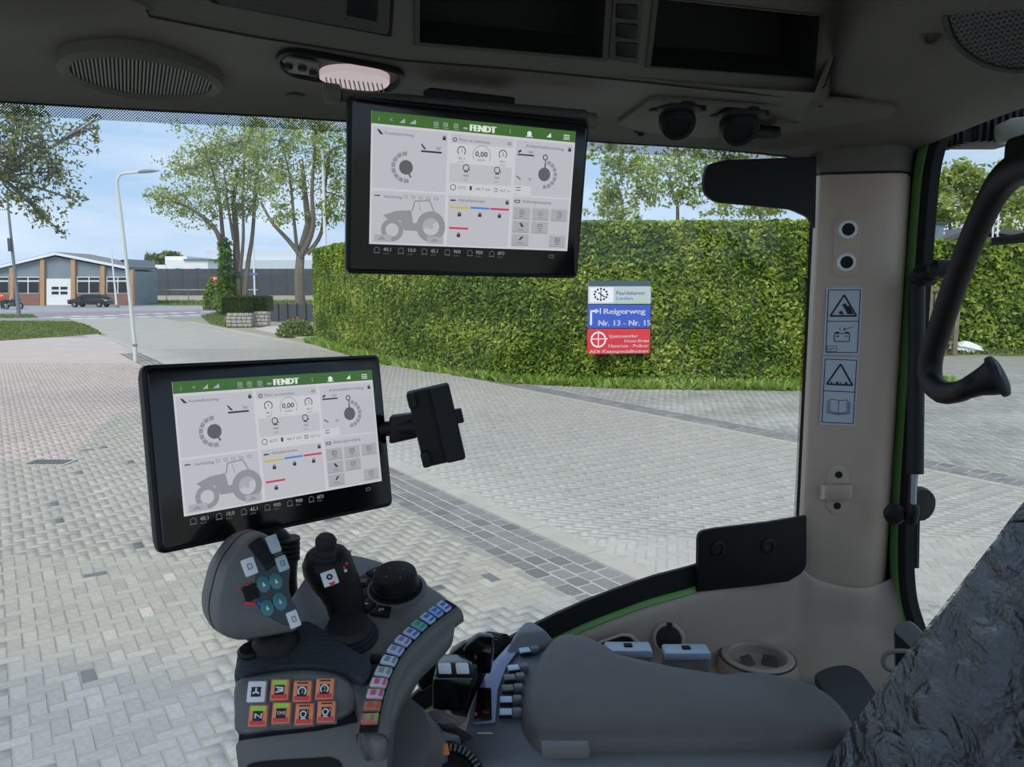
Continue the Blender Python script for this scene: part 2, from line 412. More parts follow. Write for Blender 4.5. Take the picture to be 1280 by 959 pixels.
# cobble bands: rows of blue-grey blocks along the road
rows = []
for (t0, t1, nr, s0, s1) in ((4.1, 4.86, 4, 2, 34), (11.47, 12.12, 3, -14, 30)):
    w = (t1 - t0) / nr
    for q in range(nr):
        s = s0 + random.uniform(0, .2)
        while s < s1:
            L = random.uniform(.2, .28); p = st(s + L / 2, t0 + (q + .5) * w); rows.append((p.x, p.y, math.atan2(RD.y, RD.x), L - .03, w - .028)); s += L
rows = np.array(rows); iv, px, py = inview(rows); rows, px, py = rows[iv], px[iv], py[iv]; n = len(rows)
base = lincol(128, 125, 122) * RNG.normal(1, .11, n)[:, None] * (1 + .1 * vnoise(rows[:, 0], rows[:, 1], .8, 4))[:, None]
vis = (px > 0) & (px < 1280) & ~occluded(px, py); order = np.argsort(-(vis / np.maximum(rows[:, 1], 1))); single = np.zeros(n, bool); single[order[:300]] = True
MEC = {}
for i in np.where(single)[0]:
    Lk = round(float(rows[i, 3]), 2); Wk = round(float(rows[i, 4]), 2)
    if (Lk, Wk) not in MEC: MEC[(Lk, Wk)] = paver_mesh(Lk, Wk, 'cobble')
    singles('cobble', MEC[(Lk, Wk)], rows[i:i + 1], rows[i:i + 1, 2], base[i:i + 1], cobb)
r = ~single; v, f, c = frustum_arrays(rows[r, :2], rows[r, 2], rows[r, 3], rows[r, 4], base[r]); tag(npmesh('cobble_field', v, f, M_BRICKA, cobb, c), kind='stuff')

# pavement beyond the far band
gx, gy = np.meshgrid(np.arange(-30, 20, .21), np.arange(12.15, 26, .105)); gx = gx + (np.arange(gx.shape[0]) % 2)[:, None] * .105
P = np.stack([(RD.x * gx + RN.x * gy).ravel(), (RD.y * gx + RN.y * gy).ravel()], 1); P = P[inview(P)[0] & (P[:, 1] < 31)]
n = len(P); base = lincol(160, 157, 148) * RNG.normal(1, .1, n)[:, None] * (1 + .22 * vnoise(P[:, 0], P[:, 1], 2.0, 14))[:, None]
v, f, c = frustum_arrays(P, np.full(n, math.atan2(RD.y, RD.x)), np.full(n, .203), np.full(n, .098), np.clip(base, .03, .8)); tag(npmesh('brick_field', v, f, M_BRICKA, walk, c), kind='stuff')

# cross street, verges
cs = tag(flat_poly('floor_cross_street', [(-300, 60), (-37, 60), (-25, 63), (-10, 66), (60, 70), (60, 92), (-300, 96)], M_ASPH, -0.004), kind='structure')
far = tag(flat_poly('floor_forecourt', [(-160, 95.5), (-46, 95), (-40, 110), (-40, 128), (-160, 128)], M_CONC, -0.002), kind='structure')
M_PURP = mat('purple_paving', S(150, 132, 136), 0.85, noise=.1, nscale=1)
tbl = tag(flat_poly('floor_crossing_table', [(-42, 63), (-24, 69), (-30, 82), (-50, 72)], M_PURP, 0.002), kind='structure')
M_WMARK = mat('road_white', S(232, 232, 230), .7)
marks = struct('floor_road_markings')
for (u, v0) in ((73, 396.5), (96, 398.5), (96, 395.3), (116, 398.2), (116, 395.4), (138, 397.8), (138, 394.6), (158, 393.6), (180, 396.4), (177, 393), (203, 395.3), (199, 392.3), (222, 394.8), (218, 391.6), (243, 394), (238, 390.7), (258, 390)):
    p = gz(u, v0); mk('marking_block', box(p + Vector((0, 0, .006)), .5, .5, .004), M_WMARK, marks, smooth=False)

def blades(name, poly, dens, h, cols, parent=None):
    xs = [p[0] for p in poly]; ys = [p[1] for p in poly]; pts = []
    A = (max(xs) - min(xs)) * (max(ys) - min(ys)); nn = int(A * dens)
    X = RNG.uniform(min(xs), max(xs), nn); Y = RNG.uniform(min(ys), max(ys), nn); inside = np.zeros(nn, bool); j = len(poly) - 1
    for i in range(len(poly)):
        xi, yi, xj, yj = *poly[i][:2], *poly[j][:2]
        inside ^= ((yi > Y) != (yj > Y)) & (X < (xj - xi) * (Y - yi) / (yj - yi + 1e-9) + xi); j = i
    X, Y = X[inside], Y[inside]; m = len(X); a = RNG.uniform(0, 6.28, m); w = h * .35; hh = RNG.uniform(.4, 1.1, m) * h
    V = np.zeros((m, 3, 3)); V[:, 0] = np.stack([X - np.cos(a) * w, Y - np.sin(a) * w, 0 * X], 1); V[:, 1] = np.stack([X + np.cos(a) * w, Y + np.sin(a) * w, 0 * X], 1)
    V[:, 2] = np.stack([X + RNG.normal(0, .5, m) * h, Y + RNG.normal(0, .5, m) * h, hh], 1)
    cc = np.array([cols[i] for i in RNG.integers(0, len(cols), m)]) * RNG.uniform(.7, 1.25, m)[:, None]
    return npmesh(name, V.reshape(-1, 3), np.arange(m * 3).reshape(-1, 3), M_LEAF, parent, np.repeat(cc, 3, 0))
M_LEAF = mat('leaves', None, .55, attr='Col', trans=.42, spec=.3)
GRB = [lincol(158, 184, 88), lincol(136, 166, 70), lincol(178, 196, 112)]
GR = [lincol(124, 140, 78), lincol(104, 122, 62), lincol(150, 156, 98)]
def lawn(name, poly, label, dens, h):
    o = flat_poly(name, poly, M_GRASSG, 0.02, thick=.08); tag(o, label, None, None, 'structure'); b = blades('grass', poly, dens, h, GRB if 'foot' in name else GR, o); tag(b, kind='stuff'); return o
def pxpoly(pts): return [tuple(gz(*p)[:2]) for p in pts]
lawn('floor_lawn_verge', pxpoly([(-160, 431), (0, 426), (60, 422), (126, 417), (112, 408), (92, 402.5), (0, 402), (-160, 402)]), 'grass verge between the pink paving and the street', 90, .13)
lawn('floor_lawn_strip', pxpoly([(-160, 398.5), (0, 398), (48, 397.5), (40, 393.5), (-160, 394)]), 'narrow grass strip under the grey pole', 30, .16)
lawn('floor_lawn_corner', pxpoly([(252, 396), (263, 404), (285, 409), (300, 408), (300, 396), (275, 390)]), 'grass corner beside the gabion planter', 60, .18)
lawn('floor_lawn_far', [(-60, 100), (-20, 100), (-20, 126), (-56, 122)], 'grass beyond the cross street', 6, .3)
lawn('floor_lawn_hedge_foot', [(p[0], p[1]) for p in [(-9.9, 37.4), (-4.9, 27.2), (-.2, 21.55), (3, 20.3), (8.5, 19.9), (12, 20.5), (12, 22), (8, 21.3), (2.5, 21.8), (-3.8, 28.2), (-8.5, 38)]], 'strip of low greenery along the foot of the big hedge', 420, .26)
lawn('floor_lawn_hedge_right', [(12, 26), (17, 30.2), (40, 31), (40, 34), (16, 33.5), (10.5, 27.5)], 'grass along the second hedge', 50, .2)
M_PINKD = mat('drive_paving', S(196, 176, 168), .85, noise=.1, nscale=1)
tag(flat_poly('floor_side_drive', pxpoly([(318, 411), (345, 406), (372, 405), (395, 420), (380, 423), (345, 417)]), M_PINKD, .004), kind='structure')

# ================================================================== hedge
def leaf_cards(C, Nrm, size, col, spread=.7):
    n = len(C); nr = Nrm + RNG.normal(0, spread, (n, 3)); nr /= np.linalg.norm(nr, axis=1)[:, None] + 1e-9
    t = RNG.normal(0, 1, (n, 3)); a = np.cross(nr, t); a /= np.linalg.norm(a, axis=1)[:, None] + 1e-9; b = np.cross(nr, a)
    s = size * RNG.uniform(.6, 1.3, n)[:, None]
    V = np.stack([C - a * s, C + b * s * .5 + nr * s * .15, C + a * s, C - b * s * .5 + nr * s * .15], 1)
    return V.reshape(-1, 3), np.arange(n * 4).reshape(-1, 4), np.repeat(col, 4, 0)
M_HCORE = mat('hedge_core', S(62, 80, 32), .95, noise=.5, nscale=14)
HCOL = [lincol(164, 182, 76), lincol(130, 156, 58), lincol(80, 110, 42), lincol(198, 206, 104), lincol(108, 134, 52)]
def hedge(name, label, path, h, depth, dens, leaf=.075, h_end=None):
    root = thing(name, label, 'hedge', (path[0][0], path[0][1], 0)); Cs, Ns = [], []
    bm = bmesh.new(); pts = [Vector((*p, 0)) for p in path]; nn = len(pts); loops = []
    for i, p in enumerate(pts):
        d = (pts[min(i + 1, nn - 1)] - pts[max(i - 1, 0)]).normalized(); bk = Vector((-d.y, d.x, 0))
        hh = h
        loops.append([p + bk * .1, p + bk * .1 + Vector((0, 0, hh - .12)), p + bk * (depth - .1) + Vector((0, 0, hh - .12)), p + bk * (depth - .1)])
    add_loft(bm, loops); mk('hedge_core', bm, M_HCORE, root, smooth=False)
    for i in range(nn - 1):
        a, b = pts[i], pts[i + 1]; L = (b - a).length; d = (b - a) / L; bk = Vector((-d.y, d.x, 0))
        for fr in ('front', 'top'):
            m = int(L * (h if fr == 'front' else depth) * dens); u = RNG.uniform(0, L, m); w = RNG.uniform(0, 1, m)
            bump = .10 * vnoise(u + i * 7.3, w * h * 1.0, 4.0, 21) + RNG.normal(0, .04, m)
            if fr == 'front':
                off = bump; z = w * h; nrm = -bk
                P = np.stack([a.x + d.x * u + bk.x * off, a.y + d.y * u + bk.y * off, z], 1)
            else:
                off = w * depth; P = np.stack([a.x + d.x * u + bk.x * off, a.y + d.y * u + bk.y * off, h + bump * .6], 1); nrm = Vector((0, 0, 1))
            Cs.append(P); Ns.append(np.tile(np.array(nrm), (m, 1)) + np.array([0, 0, .35]))
    for (p, d) in ((pts[0], pts[0] - pts[1]), (pts[-1], pts[-1] - pts[-2])):
        d = d.normalized(); e = (pts[1] - pts[0]).normalized() if p is pts[0] else (pts[-1] - pts[-2]).normalized(); bk = Vector((-e.y, e.x, 0)); m = int(depth * h * dens)
        u, z = RNG.uniform(0, depth, m), RNG.uniform(0, h, m); off = RNG.normal(0, .06, m)
        Cs.append(np.stack([p.x + bk.x * u + d.x * off, p.y + bk.y * u + d.y * off, z], 1)); Ns.append(np.tile(np.array(d), (m, 1)))
    C = np.concatenate(Cs); Nn = np.concatenate(Ns)
    k = vnoise(C[:, 0] + C[:, 1], C[:, 2] * 1.3, 2.2, 31) + .6 * vnoise(C[:, 0] - C[:, 1], C[:, 2], 7, 32) + RNG.normal(0, .45, len(C))
    idx = np.where(k > .75, 3, np.where(k > .15, 0, np.where(k > -.35, 1, np.where(k > -.8, 4, 2))))
    col = np.array(HCOL)[idx] * RNG.uniform(.75, 1.2, len(C))[:, None]
    v, f, c = leaf_cards(C, Nn, leaf, col); tag(npmesh('foliage', v, f, M_LEAF, root, c), kind='stuff')
    return root
hedge('clipped_hedge', 'tall clipped green hedge behind the blue and red road sign', [(-9.6, 38.2), (-7.0, 32.6), (-4.4, 27.6), (-2.0, 23.9), (0, 21.9), (2.2, 21.2), (5.2, 20.9), (10.2, 20.8)], 4.35, 1.6, 560, .066)
hedge('clipped_hedge', 'farther clipped hedge seen through the rear side window', [(15.0, 31.2), (17.5, 31.6), (26, 32.5), (45, 34)], 4.4, 1.6, 110, .13)

# ================================================================== trees
M_BARK = mat('bark', S(112, 104, 92), .9, noise=.25, nscale=8, bump=.6, bscale=30)
M_BARKP = mat('pale_bark', S(150, 142, 126), .9, noise=.25, nscale=6, bump=.5, bscale=30)
def tree(name, label, Y, base, forks, blobs, nleaf, leaf, cols, trunk_px=9, bark=None, depth=None, nb=9, extra=None, group=None, stems=()):
    """base / forks / blobs in photo pixels; crown clusters are ellipsoids (px, py, rx, ry) spread in depth around Y"""
    b0 = gz(*base) if base[1] > 372 and base[1] < 960 and depth is None else at(base[0], base[1], Y)
    Y = Y or b0.y; k = Y / FPX
    b0 = at(base[0], base[1], Y); b0.z = 0
    root = thing(name, label, 'tree', b0, group)
    fk = [at(*f, Y) + Vector((0, random.uniform(-.3, .3) * k * 30, 0)) for f in forks]
    bt = tube([b0 - Vector((0, 0, .3))] + fk, [trunk_px * k / 2 * (1.15 - .75 * i / max(1, len(fk))) for i in range(len(fk) + 1)], 8)
    mk('trunk', bt, bark or M_BARK, root)
    for sp_ in stems:
        w_ = sp_[0]; pp = [at(u, v, Y + dy_ * k * 10) for (u, v), dy_ in zip(sp_[1:], np.linspace(0, random.uniform(-2, 2), len(sp_) - 1))]
        sc_p = catmull(pp, 4, False); mk('stem', tube(sc_p, [w_ * k / 2 * (1 - .7 * i / len(sc_p)) for i in range(len(sc_p))], 7), bark or M_BARK, root); fk += pp[1:]
    bb = bmesh.new(); C = []; tot = sum(q[2] * q[3] for q in blobs)
    for (cx, cy, rx, ry) in blobs:
        c = at(cx, cy, Y + random.uniform(-.5, .5) * rx * k * 1.2); rx_, ry_ = rx * k, ry * k
        start = min(fk, key=lambda q: (q - c).length + (0 if q.z < c.z else 1e3 * 0)); m = max(3, int(nb * rx * ry / (tot / len(blobs))))
        ends = []; r0 = max(trunk_px * k * .10, .008)
        bend = start.lerp(c, .5) + Vector((random.gauss(0, .15) * rx_, random.gauss(0, .15) * rx_, .1 * ry_)); limb = catmull([start, bend, c], 4, False)
        add_tube(bb, limb, [r0 * (1 - .6 * i / len(limb)) for i in range(len(limb))], 5)
        for j in range(m):
            d = Vector((random.gauss(0, .55), random.gauss(0, .55), random.gauss(0, .55))); e = c + Vector((d.x * rx_, d.y * rx_, d.z * ry_)); s0 = limb[random.randint(3, len(limb) - 1)]
            mid = s0.lerp(e, .5) + Vector((random.gauss(0, .1) * rx_, random.gauss(0, .1) * rx_, .08 * ry_))
            add_tube(bb, [s0, mid, e], [r0 * .4, r0 * .28, r0 * .1], 4)
            ends += [mid.lerp(e, random.uniform(.2, 1.1)) for _ in range(6)]
        nl = int(nleaf * rx * ry / tot); E = np.array([tuple(q) for q in ends]); pick = E[RNG.integers(0, len(E), nl)]
        cl = RNG.normal(0, .15, (nl, 3)) * np.array([rx_, rx_, ry_])
        loose = RNG.random(nl) < .3; u = RNG.normal(0, 1, (nl, 3)); u /= np.linalg.norm(u, axis=1)[:, None]; u *= RNG.uniform(.25, 1, nl)[:, None] ** .5
        P = np.where(loose[:, None], np.array(c) + u * np.array([rx_, rx_, ry_]), pick + cl); C.append(P)
    mk('branches', bb, bark or M_BARK, root)
    if extra: extra(root, k)
    C = np.concatenate(C); cc = np.array([cols[i] for i in RNG.integers(0, len(cols), len(C))]) * RNG.uniform(.7, 1.25, len(C))[:, None]
    v, f, c = leaf_cards(C, np.tile([0, -.2, .6], (len(C), 1)), leaf, cc, 1.0); tag(npmesh('foliage', v, f, M_LEAF, root, c), kind='stuff')
    return root
SPR = [lincol(176, 188, 108), lincol(154, 170, 88), lincol(194, 202, 130), lincol(134, 152, 78)]
DRK = [lincol(112, 128, 72), lincol(138, 148, 84), lincol(88, 104, 58), lincol(160, 160, 88)]
def ivy(root, k):
    Yt = root.location.y; C = []
    for q in range(1400):
        h = random.random(); c = at(286 - 6 * h, 392 - 88 * h, Yt - .3); w = (13 - 7 * h) * k
        C.append((c.x + random.gauss(0, .5) * w, c.y + random.gauss(0, .5) * w, c.z + random.gauss(0, .2)))
    C = np.array(C); cc = np.array([lincol(74, 104, 36), lincol(98, 130, 44)])[RNG.integers(0, 2, len(C))]
    v, f, c = leaf_cards(C, np.tile([0, -1, .3], (len(C), 1)), .24, cc); tag(npmesh('ivy', v, f, M_LEAF, root, c), kind='stuff')
tree('sycamore_tree', 'tall ivy-clad roadside tree beside the yield sign', 66, (300, 396), [(296, 360), (293, 325), (292, 290), (292, 250), (296, 210)],
     [(262, 190, 40, 30), (300, 175, 45, 28), (320, 215, 34, 40), (275, 235, 38, 28), (218, 250, 38, 22), (195, 245, 16, 12), (240, 215, 30, 28), (300, 260, 30, 22), (236, 275, 22, 14), (262, 262, 20, 14), (325, 165, 20, 16)], 8500, .15, SPR, 11, extra=ivy, nb=13, stems=((8, (288, 372), (280, 320), (268, 285), (240, 262), (212, 250)), (7, (284, 340), (279, 300), (274, 250), (262, 200)), (7, (306, 372), (310, 330), (316, 290), (320, 220), (322, 180)), (5, (300, 340), (304, 300), (304, 250), (306, 190)), (4, (292, 300), (284, 250), (280, 210))))
tree('sycamore_tree', 'tall roadside tree with forked pale trunk near the white flagpole', 60, (376, 380), [(376, 345), (374, 316), (385, 280), (380, 240), (378, 200)],
     [(352, 175, 36, 26), (395, 165, 40, 26), (410, 210, 36, 36), (355, 225, 34, 30), (430, 250, 26, 26), (350, 270, 26, 16), (405, 270, 22, 20), (325, 195, 20, 24), (440, 180, 26, 26)], 7500, .14, SPR, 12, nb=13, stems=((7, (378, 322), (360, 300), (340, 278), (326, 252)), (8, (378, 318), (391, 285), (390, 240), (394, 180)), (6, (384, 318), (402, 290), (406, 240), (412, 190)), (5, (372, 318), (368, 280), (362, 220), (352, 180))))
tree('broadleaf_tree', 'near tree reaching leafy branches in from the far left', 16, (-150, 560), [(-150, 330), (-110, 230), (-60, 215), (0, 222)],
     [(18, 150, 42, 34), (55, 175, 44, 30), (20, 205, 42, 34), (75, 215, 36, 26), (30, 250, 30, 22), (62, 272, 22, 18), (108, 160, 18, 12), (-50, 170, 60, 70), (78, 292, 10, 8), (120, 150, 8, 8), (95, 250, 14, 10)], 5200, .05, DRK, 20, depth=1, nb=12)
def behind(nm, lab, Y, base, forks, blobs, nl, lf, cols=SPR): tree(nm, lab, Y, base, forks, blobs, nl, lf, cols, 6, depth=1, nb=12, group='trees behind the hedges')
behind('birch_tree', 'light green tree behind the hedge just right of the roof-mounted screen', 44, (775, 420), [(775, 300), (778, 255), (770, 220)], [(765, 240, 26, 32), (790, 205, 28, 30), (770, 265, 30, 14), (756, 190, 18, 20), (810, 240, 20, 24)], 2600, .14)
behind('birch_tree', 'sparse forked tree behind the hedge left of the black window catch', 40, (848, 420), [(848, 300), (845, 258), (836, 225)], [(830, 215, 34, 28), (862, 200, 34, 24), (870, 235, 26, 26), (840, 245, 26, 18)], 1500, .13)
behind('birch_tree', 'green tree behind the hedge under the black window catch', 38, (955, 420), [(955, 310), (950, 270), (940, 230)], [(930, 262, 36, 14), (965, 250, 34, 20), (900, 190, 34, 16), (985, 210, 30, 30), (925, 215, 40, 24)], 2400, .14)
behind('leafy_tree', 'broad green tree seen high in the rear side window', 58, (1195, 420), [(1195, 320), (1190, 280), (1195, 240)], [(1165, 250, 28, 26), (1195, 225, 30, 24), (1180, 275, 34, 20), (1225, 245, 30, 30)], 4200, .22)
behind('leafy_tree', 'green tree at the right border behind the lattice mast', 62, (1262, 420), [(1262, 320), (1260, 285), (1262, 250)], [(1250, 265, 28, 26), (1280, 240, 30, 34), (1240, 285, 40, 16), (1320, 250, 50, 50)], 4600, .22)
tree('round_bush', 'round distant treetop above the white flat-roofed building', 175, (207, 372), [(207, 345)], [(200, 325, 20, 10), (215, 322, 12, 8)], 800, .7, DRK, 3, depth=1)

# ================================================================== far buildings and street furniture
M_GREYCL = mat('grey_cladding', S(128, 138, 146), .6, noise=.06, nscale=.8)
M_TANB = mat('tan_brick', S(186, 148, 112), .85, noise=.12, nscale=6)
M_REDB = mat('red_brick', S(140, 104, 94), .85, noise=.15, nscale=6)
M_WALLW = mat('white_render', S(232, 234, 236), .7)
M_DARKF = mat('anthracite_panel', S(74, 76, 84), .6, noise=.08, nscale=1)
M_ROOFT = mat('roof_grey', S(126, 124, 122), .8)
BY = 97.0
def facade(name, pts, m, parent, front=0.0, thick=.3):
    return mk(name, prism([at(p[0], p[1], BY - front) for p in pts], (0, thick, 0)), m, parent, smooth=False)
bld = thing('gabled_workshop', 'low gabled workshop with tan brick piers and white garage door', 'building', at(70, 382, BY) * 1.0)
bld.location.z = 0
mk('wall', prism([at(-24, 382, BY), at(-24, 341, BY), at(69, 321, BY), at(157, 338, BY), at(165, 340, BY), at(165, 382, BY)], (0, 7, 0)), M_GREYCL, bld, smooth=False)
for (a, b) in (((-30, 342), (69, 318.5)), ((69, 318.5), (160, 336.5))):
    A, B = at(*a, BY - .5), at(*b, BY - .5); mk('roof_slope', prism([A, B, B + Vector((0, 0, .35)), A + Vector((0, 0, .35))], (0, 8, 0)), M_ROOFT, bld, smooth=False)
    mk('fascia', prism([A + Vector((0, -.05, -.02)), B + Vector((0, -.05, -.02)), B + Vector((0, -.05, .3)), A + Vector((0, -.05, .3))], (0, .1, 0)), M_WALLW, bld, smooth=False)
for x0, ty in ((14, 334), (52.5, 324), (91, 324), (128, 332), (163.5, 337)):
    facade('pier', [(x0 - 2.6, ty), (x0 + 2.6, ty), (x0 + 2.6, 382), (x0 - 2.6, 382)], M_TANB, bld, .35, .5)
for (x0, x1, hasd) in ((-20, 11, 0), (18, 49.5, 0), (95, 125, 0), (132, 160, 0)):
    facade('brick_plinth', [(x0, 367), (x1, 367), (x1, 382), (x0, 382)], M_REDB, bld, .12, .2)
    w = facade('window', [(x0 + 1, 346), (x1 - .5, 346), (x1 - .5, 367), (x0 + 1, 367)], M_WALLW, bld, .1, .2)
    xm = (x0 + x1) / 2 + (1 if x0 > 0 else 0)
    for (u0, u1) in ((x0 + 2, xm - .9), (xm + .9, x1 - 1.3)):
        for (v0, v1) in ((347, 350), (352.3, 366)):
            facade('pane', [(u0, v0), (u1, v0), (u1, v1), (u0, v1)], M_PANE, w, .16, .1)
gd = facade('garage_door', [(58, 348.5), (88.5, 348.5), (88.5, 381.6), (58, 381.6)], M_WALLW, bld, .16, .2)
for (u, v) in ((64.5, 358.5), (75.5, 358.5), (64.5, 364.5), (75.5, 364.5)):
    facade('pane', [(u, v), (u + 8.6, v), (u + 8.6, v + 3.4), (u, v + 3.4)], M_PANE, gd, .2, .08)
wing = thing('flat_roofed_wing', 'grey flat-roofed wing joined to the gabled workshop', 'building', Vector((at(175, 378, 104).x, 104, 0)))
A0, A1 = at(166.5, 380, 98), at(189, 377, 116)
A0.z = A1.z = 0
mk('wall', prism([A0, A1, A1 + Vector((-6, 0, 0)), A0 + Vector((-.3, 7.5, 0))], (0, 0, 4.0)), mat('wing_grey', S(92, 98, 104), .7), wing, smooth=False)
mk('parapet', prism([A0 + Vector((-.5, 0, 4.0)), A1 + Vector((.4, 0, 4.0)), A1 + Vector((-6, 0, 4.0)), A0 + Vector((-.6, 8, 4.0))], (0, 0, 1.7)), mat('parapet_metal', S(150, 158, 166), .5), wing, smooth=False)
for q in (.2, .45, .7):
    p = A0.lerp(A1, q); d = (A1 - A0).normalized(); nrm = Vector((d.y, -d.x, 0)); mk('window', box(p + nrm * .05 + Vector((0, 0, 2.3)), 1.4, .08, .7, d, nrm), M_PANE, wing, smooth=False)
    mk('downpipe', tube([p + d * 2 + nrm * .15, p + d * 2 + nrm * .15 + Vector((0, 0, 3.9))], .1, 6), M_WALLW, wing)
wb = thing('white_building', 'white stepped flat-roofed building behind the dark barrier', 'building', at(225, 372, 150)); wb.location.z = 0
def blk(name, x0, x1, y0, Y, dY, m, par, y1=374):
    a, b = at(x0, y0, Y), at(x1, y1, Y); b.z = 0 if y1 == 374 else b.z; return mk(name, prism([a, Vector((b.x, Y, a.z)), Vector((b.x, Y, b.z)), Vector((a.x, Y, b.z))], (0, dY, 0)), m, par, smooth=False)
blk('wall', 186, 209, 331, 150, 12, M_WALLW, wb); blk('wall', 207, 262, 325, 149.6, 14, M_WALLW, wb)
blk('roof_edge', 206, 234, 320.5, 151, 12, M_WALLW, wb, 330); blk('roof_edge', 229, 263, 323.6, 149.3, 14, M_ROOFT, wb, 325.4)
for u in (219, 244): mk('window', prism([at(u, 335.5, 149.2), at(u + 5, 335.5, 149.2), at(u + 5, 339, 149.2), at(u, 339, 149.2)], (0, .3, 0)), M_PANE, wb, smooth=False)
hall = thing('pale_hall', 'pale grey industrial hall far behind the roadside trees', 'building', at(330, 372, 190)); hall.location.z = 0
M_PALE = mat('pale_sheet', S(196, 204, 212), .6); blk('wall', 258, 420, 325, 190, 20, M_PALE, hall); blk('roof_edge', 256, 422, 313, 191, 20, mat('pale_roof', S(212, 218, 224), .6), hall, 330)
bar = thing('noise_barrier', 'long dark anthracite panel barrier across the street', 'fence', at(290, 375, 128)); bar.location.z = 0
for i in range(17):
    x0, x1 = -60.5 + i * 2.4, -60.5 + (i + 1) * 2.4
    mk('panel', box(((x0 + x1) / 2, 128, 2.9), 1.17, .06, 2.15), M_DARKF, bar, smooth=False)
    mk('post', box((x0, 127.97, 2.55), .05, .08, 2.55), M_DARKF, bar, smooth=False)
mk('footing', box((-40, 127.8, .3), 21, .2, .45), M_CONC, bar, smooth=False)
rail = thing('site_railing', 'thin grey railing in front of the dark barrier', 'railing', Vector((-50, 118, 0)))
mk('rail', tube([(-56, 118, 1.75), (-38, 118, 1.75)], .05, 6), M_STEEL, rail)
for i in range(6): mk('post', tube([(-55 + i * 3.3, 118, 0), (-55 + i * 3.3, 118, 1.8)], .06, 6), M_STEEL, rail)

# planter: gabion with clipped box hedge
gab = thing('gabion_planter', 'stone gabion planter carrying a clipped box hedge', 'planter', gz(310, 408))
M_STONE = mat('gabion_stone', S(168, 162, 152), .9, noise=.2, nscale=5)
gy_ = gab.location.y
for (x0, x1, yt, dy) in ((284, 316, 391, 0), (316, 336, 389, .5)):
    for row in range(4):
        u = x0 + random.uniform(0, 2)
        while u < x1:
            w = random.uniform(4, 8); w = min(w, x1 - u + .5); c = at(u + w / 2, yt + 2.3 + row * 4.4, gy_ - .15 + dy); k = gy_ / FPX
            mk('stone', box(c, w * k * .48, .35, 2.05 * k), M_STONE, gab, bevel=.04, seg=1); u += w
    a = at((x0 + x1) / 2, (yt + 371) / 2, gy_ + dy + .3); k = gy_ / FPX; hx, hz = (x1 - x0) / 2 * k + .12, (yt - 371) / 2 * k
    hb = mk('box_hedge', box(a, hx, .6, hz), mat('box_core', S(40, 56, 28), .9, noise=.4, nscale=8), gab)
    m = 1500; C = np.stack([RNG.uniform(-hx, hx, m), np.where(RNG.random(m) < .7, -.62, RNG.uniform(-.6, .6, m)), RNG.uniform(-hz, hz, m)], 1); tp = C[:, 1] > -.6; C[tp, 2] = hz
    cc = np.array([lincol(62, 84, 40), lincol(46, 66, 32), lincol(84, 104, 50)])[RNG.integers(0, 3, m)]
    v, f, c = leaf_cards(C + np.array(a), np.tile([0, -.8, .5], (m, 1)), .11, cc); tag(npmesh('foliage', v, f, M_LEAF, hb, c), kind='stuff')
lf = thing('low_fence', 'low dark grey fence beside the gabion planter', 'fence', gz(362, 402))
for i in range(5):
    u = 337 + i * 11.5; a = at(u + 5.6, 393, lf.location.y); mk('panel', box((a.x, a.y, .62), .31, .03, .62), M_DARKF, lf, smooth=False)
    mk('post', box((at(u, 393, a.y).x, a.y - .03, .66), .03, .04, .66), M_MATTE, lf, smooth=False)
def bush(name, label, c, rx, ry, rz, n, leaf, cols):
    root = thing(name, label, 'shrub', (c[0], c[1], 0))
    b = bmesh.new(); bmesh.ops.create_icosphere(b, subdivisions=3, radius=1)
    for v_ in b.verts: v_.co = Vector((c[0] + v_.co.x * rx * .85, c[1] + v_.co.y * ry * .85, max(0, v_.co.z) * rz * .85))
    mk('inner_growth', b, M_HCORE, root)
    u = RNG.normal(0, 1, (n, 3)); u[:, 2] = np.abs(u[:, 2]); u /= np.linalg.norm(u, axis=1)[:, None]
    C = np.array([c[0], c[1], 0]) + u * np.array([rx, ry, rz]) * RNG.uniform(.85, 1.1, n)[:, None]
    cc = np.array(cols)[RNG.integers(0, len(cols), n)] * RNG.uniform(.7, 1.2, n)[:, None]
    v, f, cl_ = leaf_cards(C, u, leaf, cc); tag(npmesh('foliage', v, f, M_LEAF, root, cl_), kind='stuff')
p = gz(366, 421); bush('mounded_shrub', 'low mounded green shrub at the left end of the big hedge', (p.x, p.y + .8), 1.0, .9, .85, 900, .09, [lincol(120, 140, 70), lincol(90, 115, 55), lincol(150, 160, 95)])
p = gz(262, 388); bush('leafy_shrub', 'light green shrub around the yield sign', (p.x, p.y + 1.5), 1.1, .9, 3.1, 700, .22, [lincol(110, 140, 60), lincol(130, 155, 75)])
red = thing('red_marker', 'small red marker post behind the mounded shrub', 'marker', gz(372, 405)); q = red.location
mk('post', lathe(q, (0, 0, 1), [(.16, 0), (.15, .05), (.09, .1), (.06, .45), (.02, .5)], 10), mat('signal_red', S(214, 70, 60), .5), red)
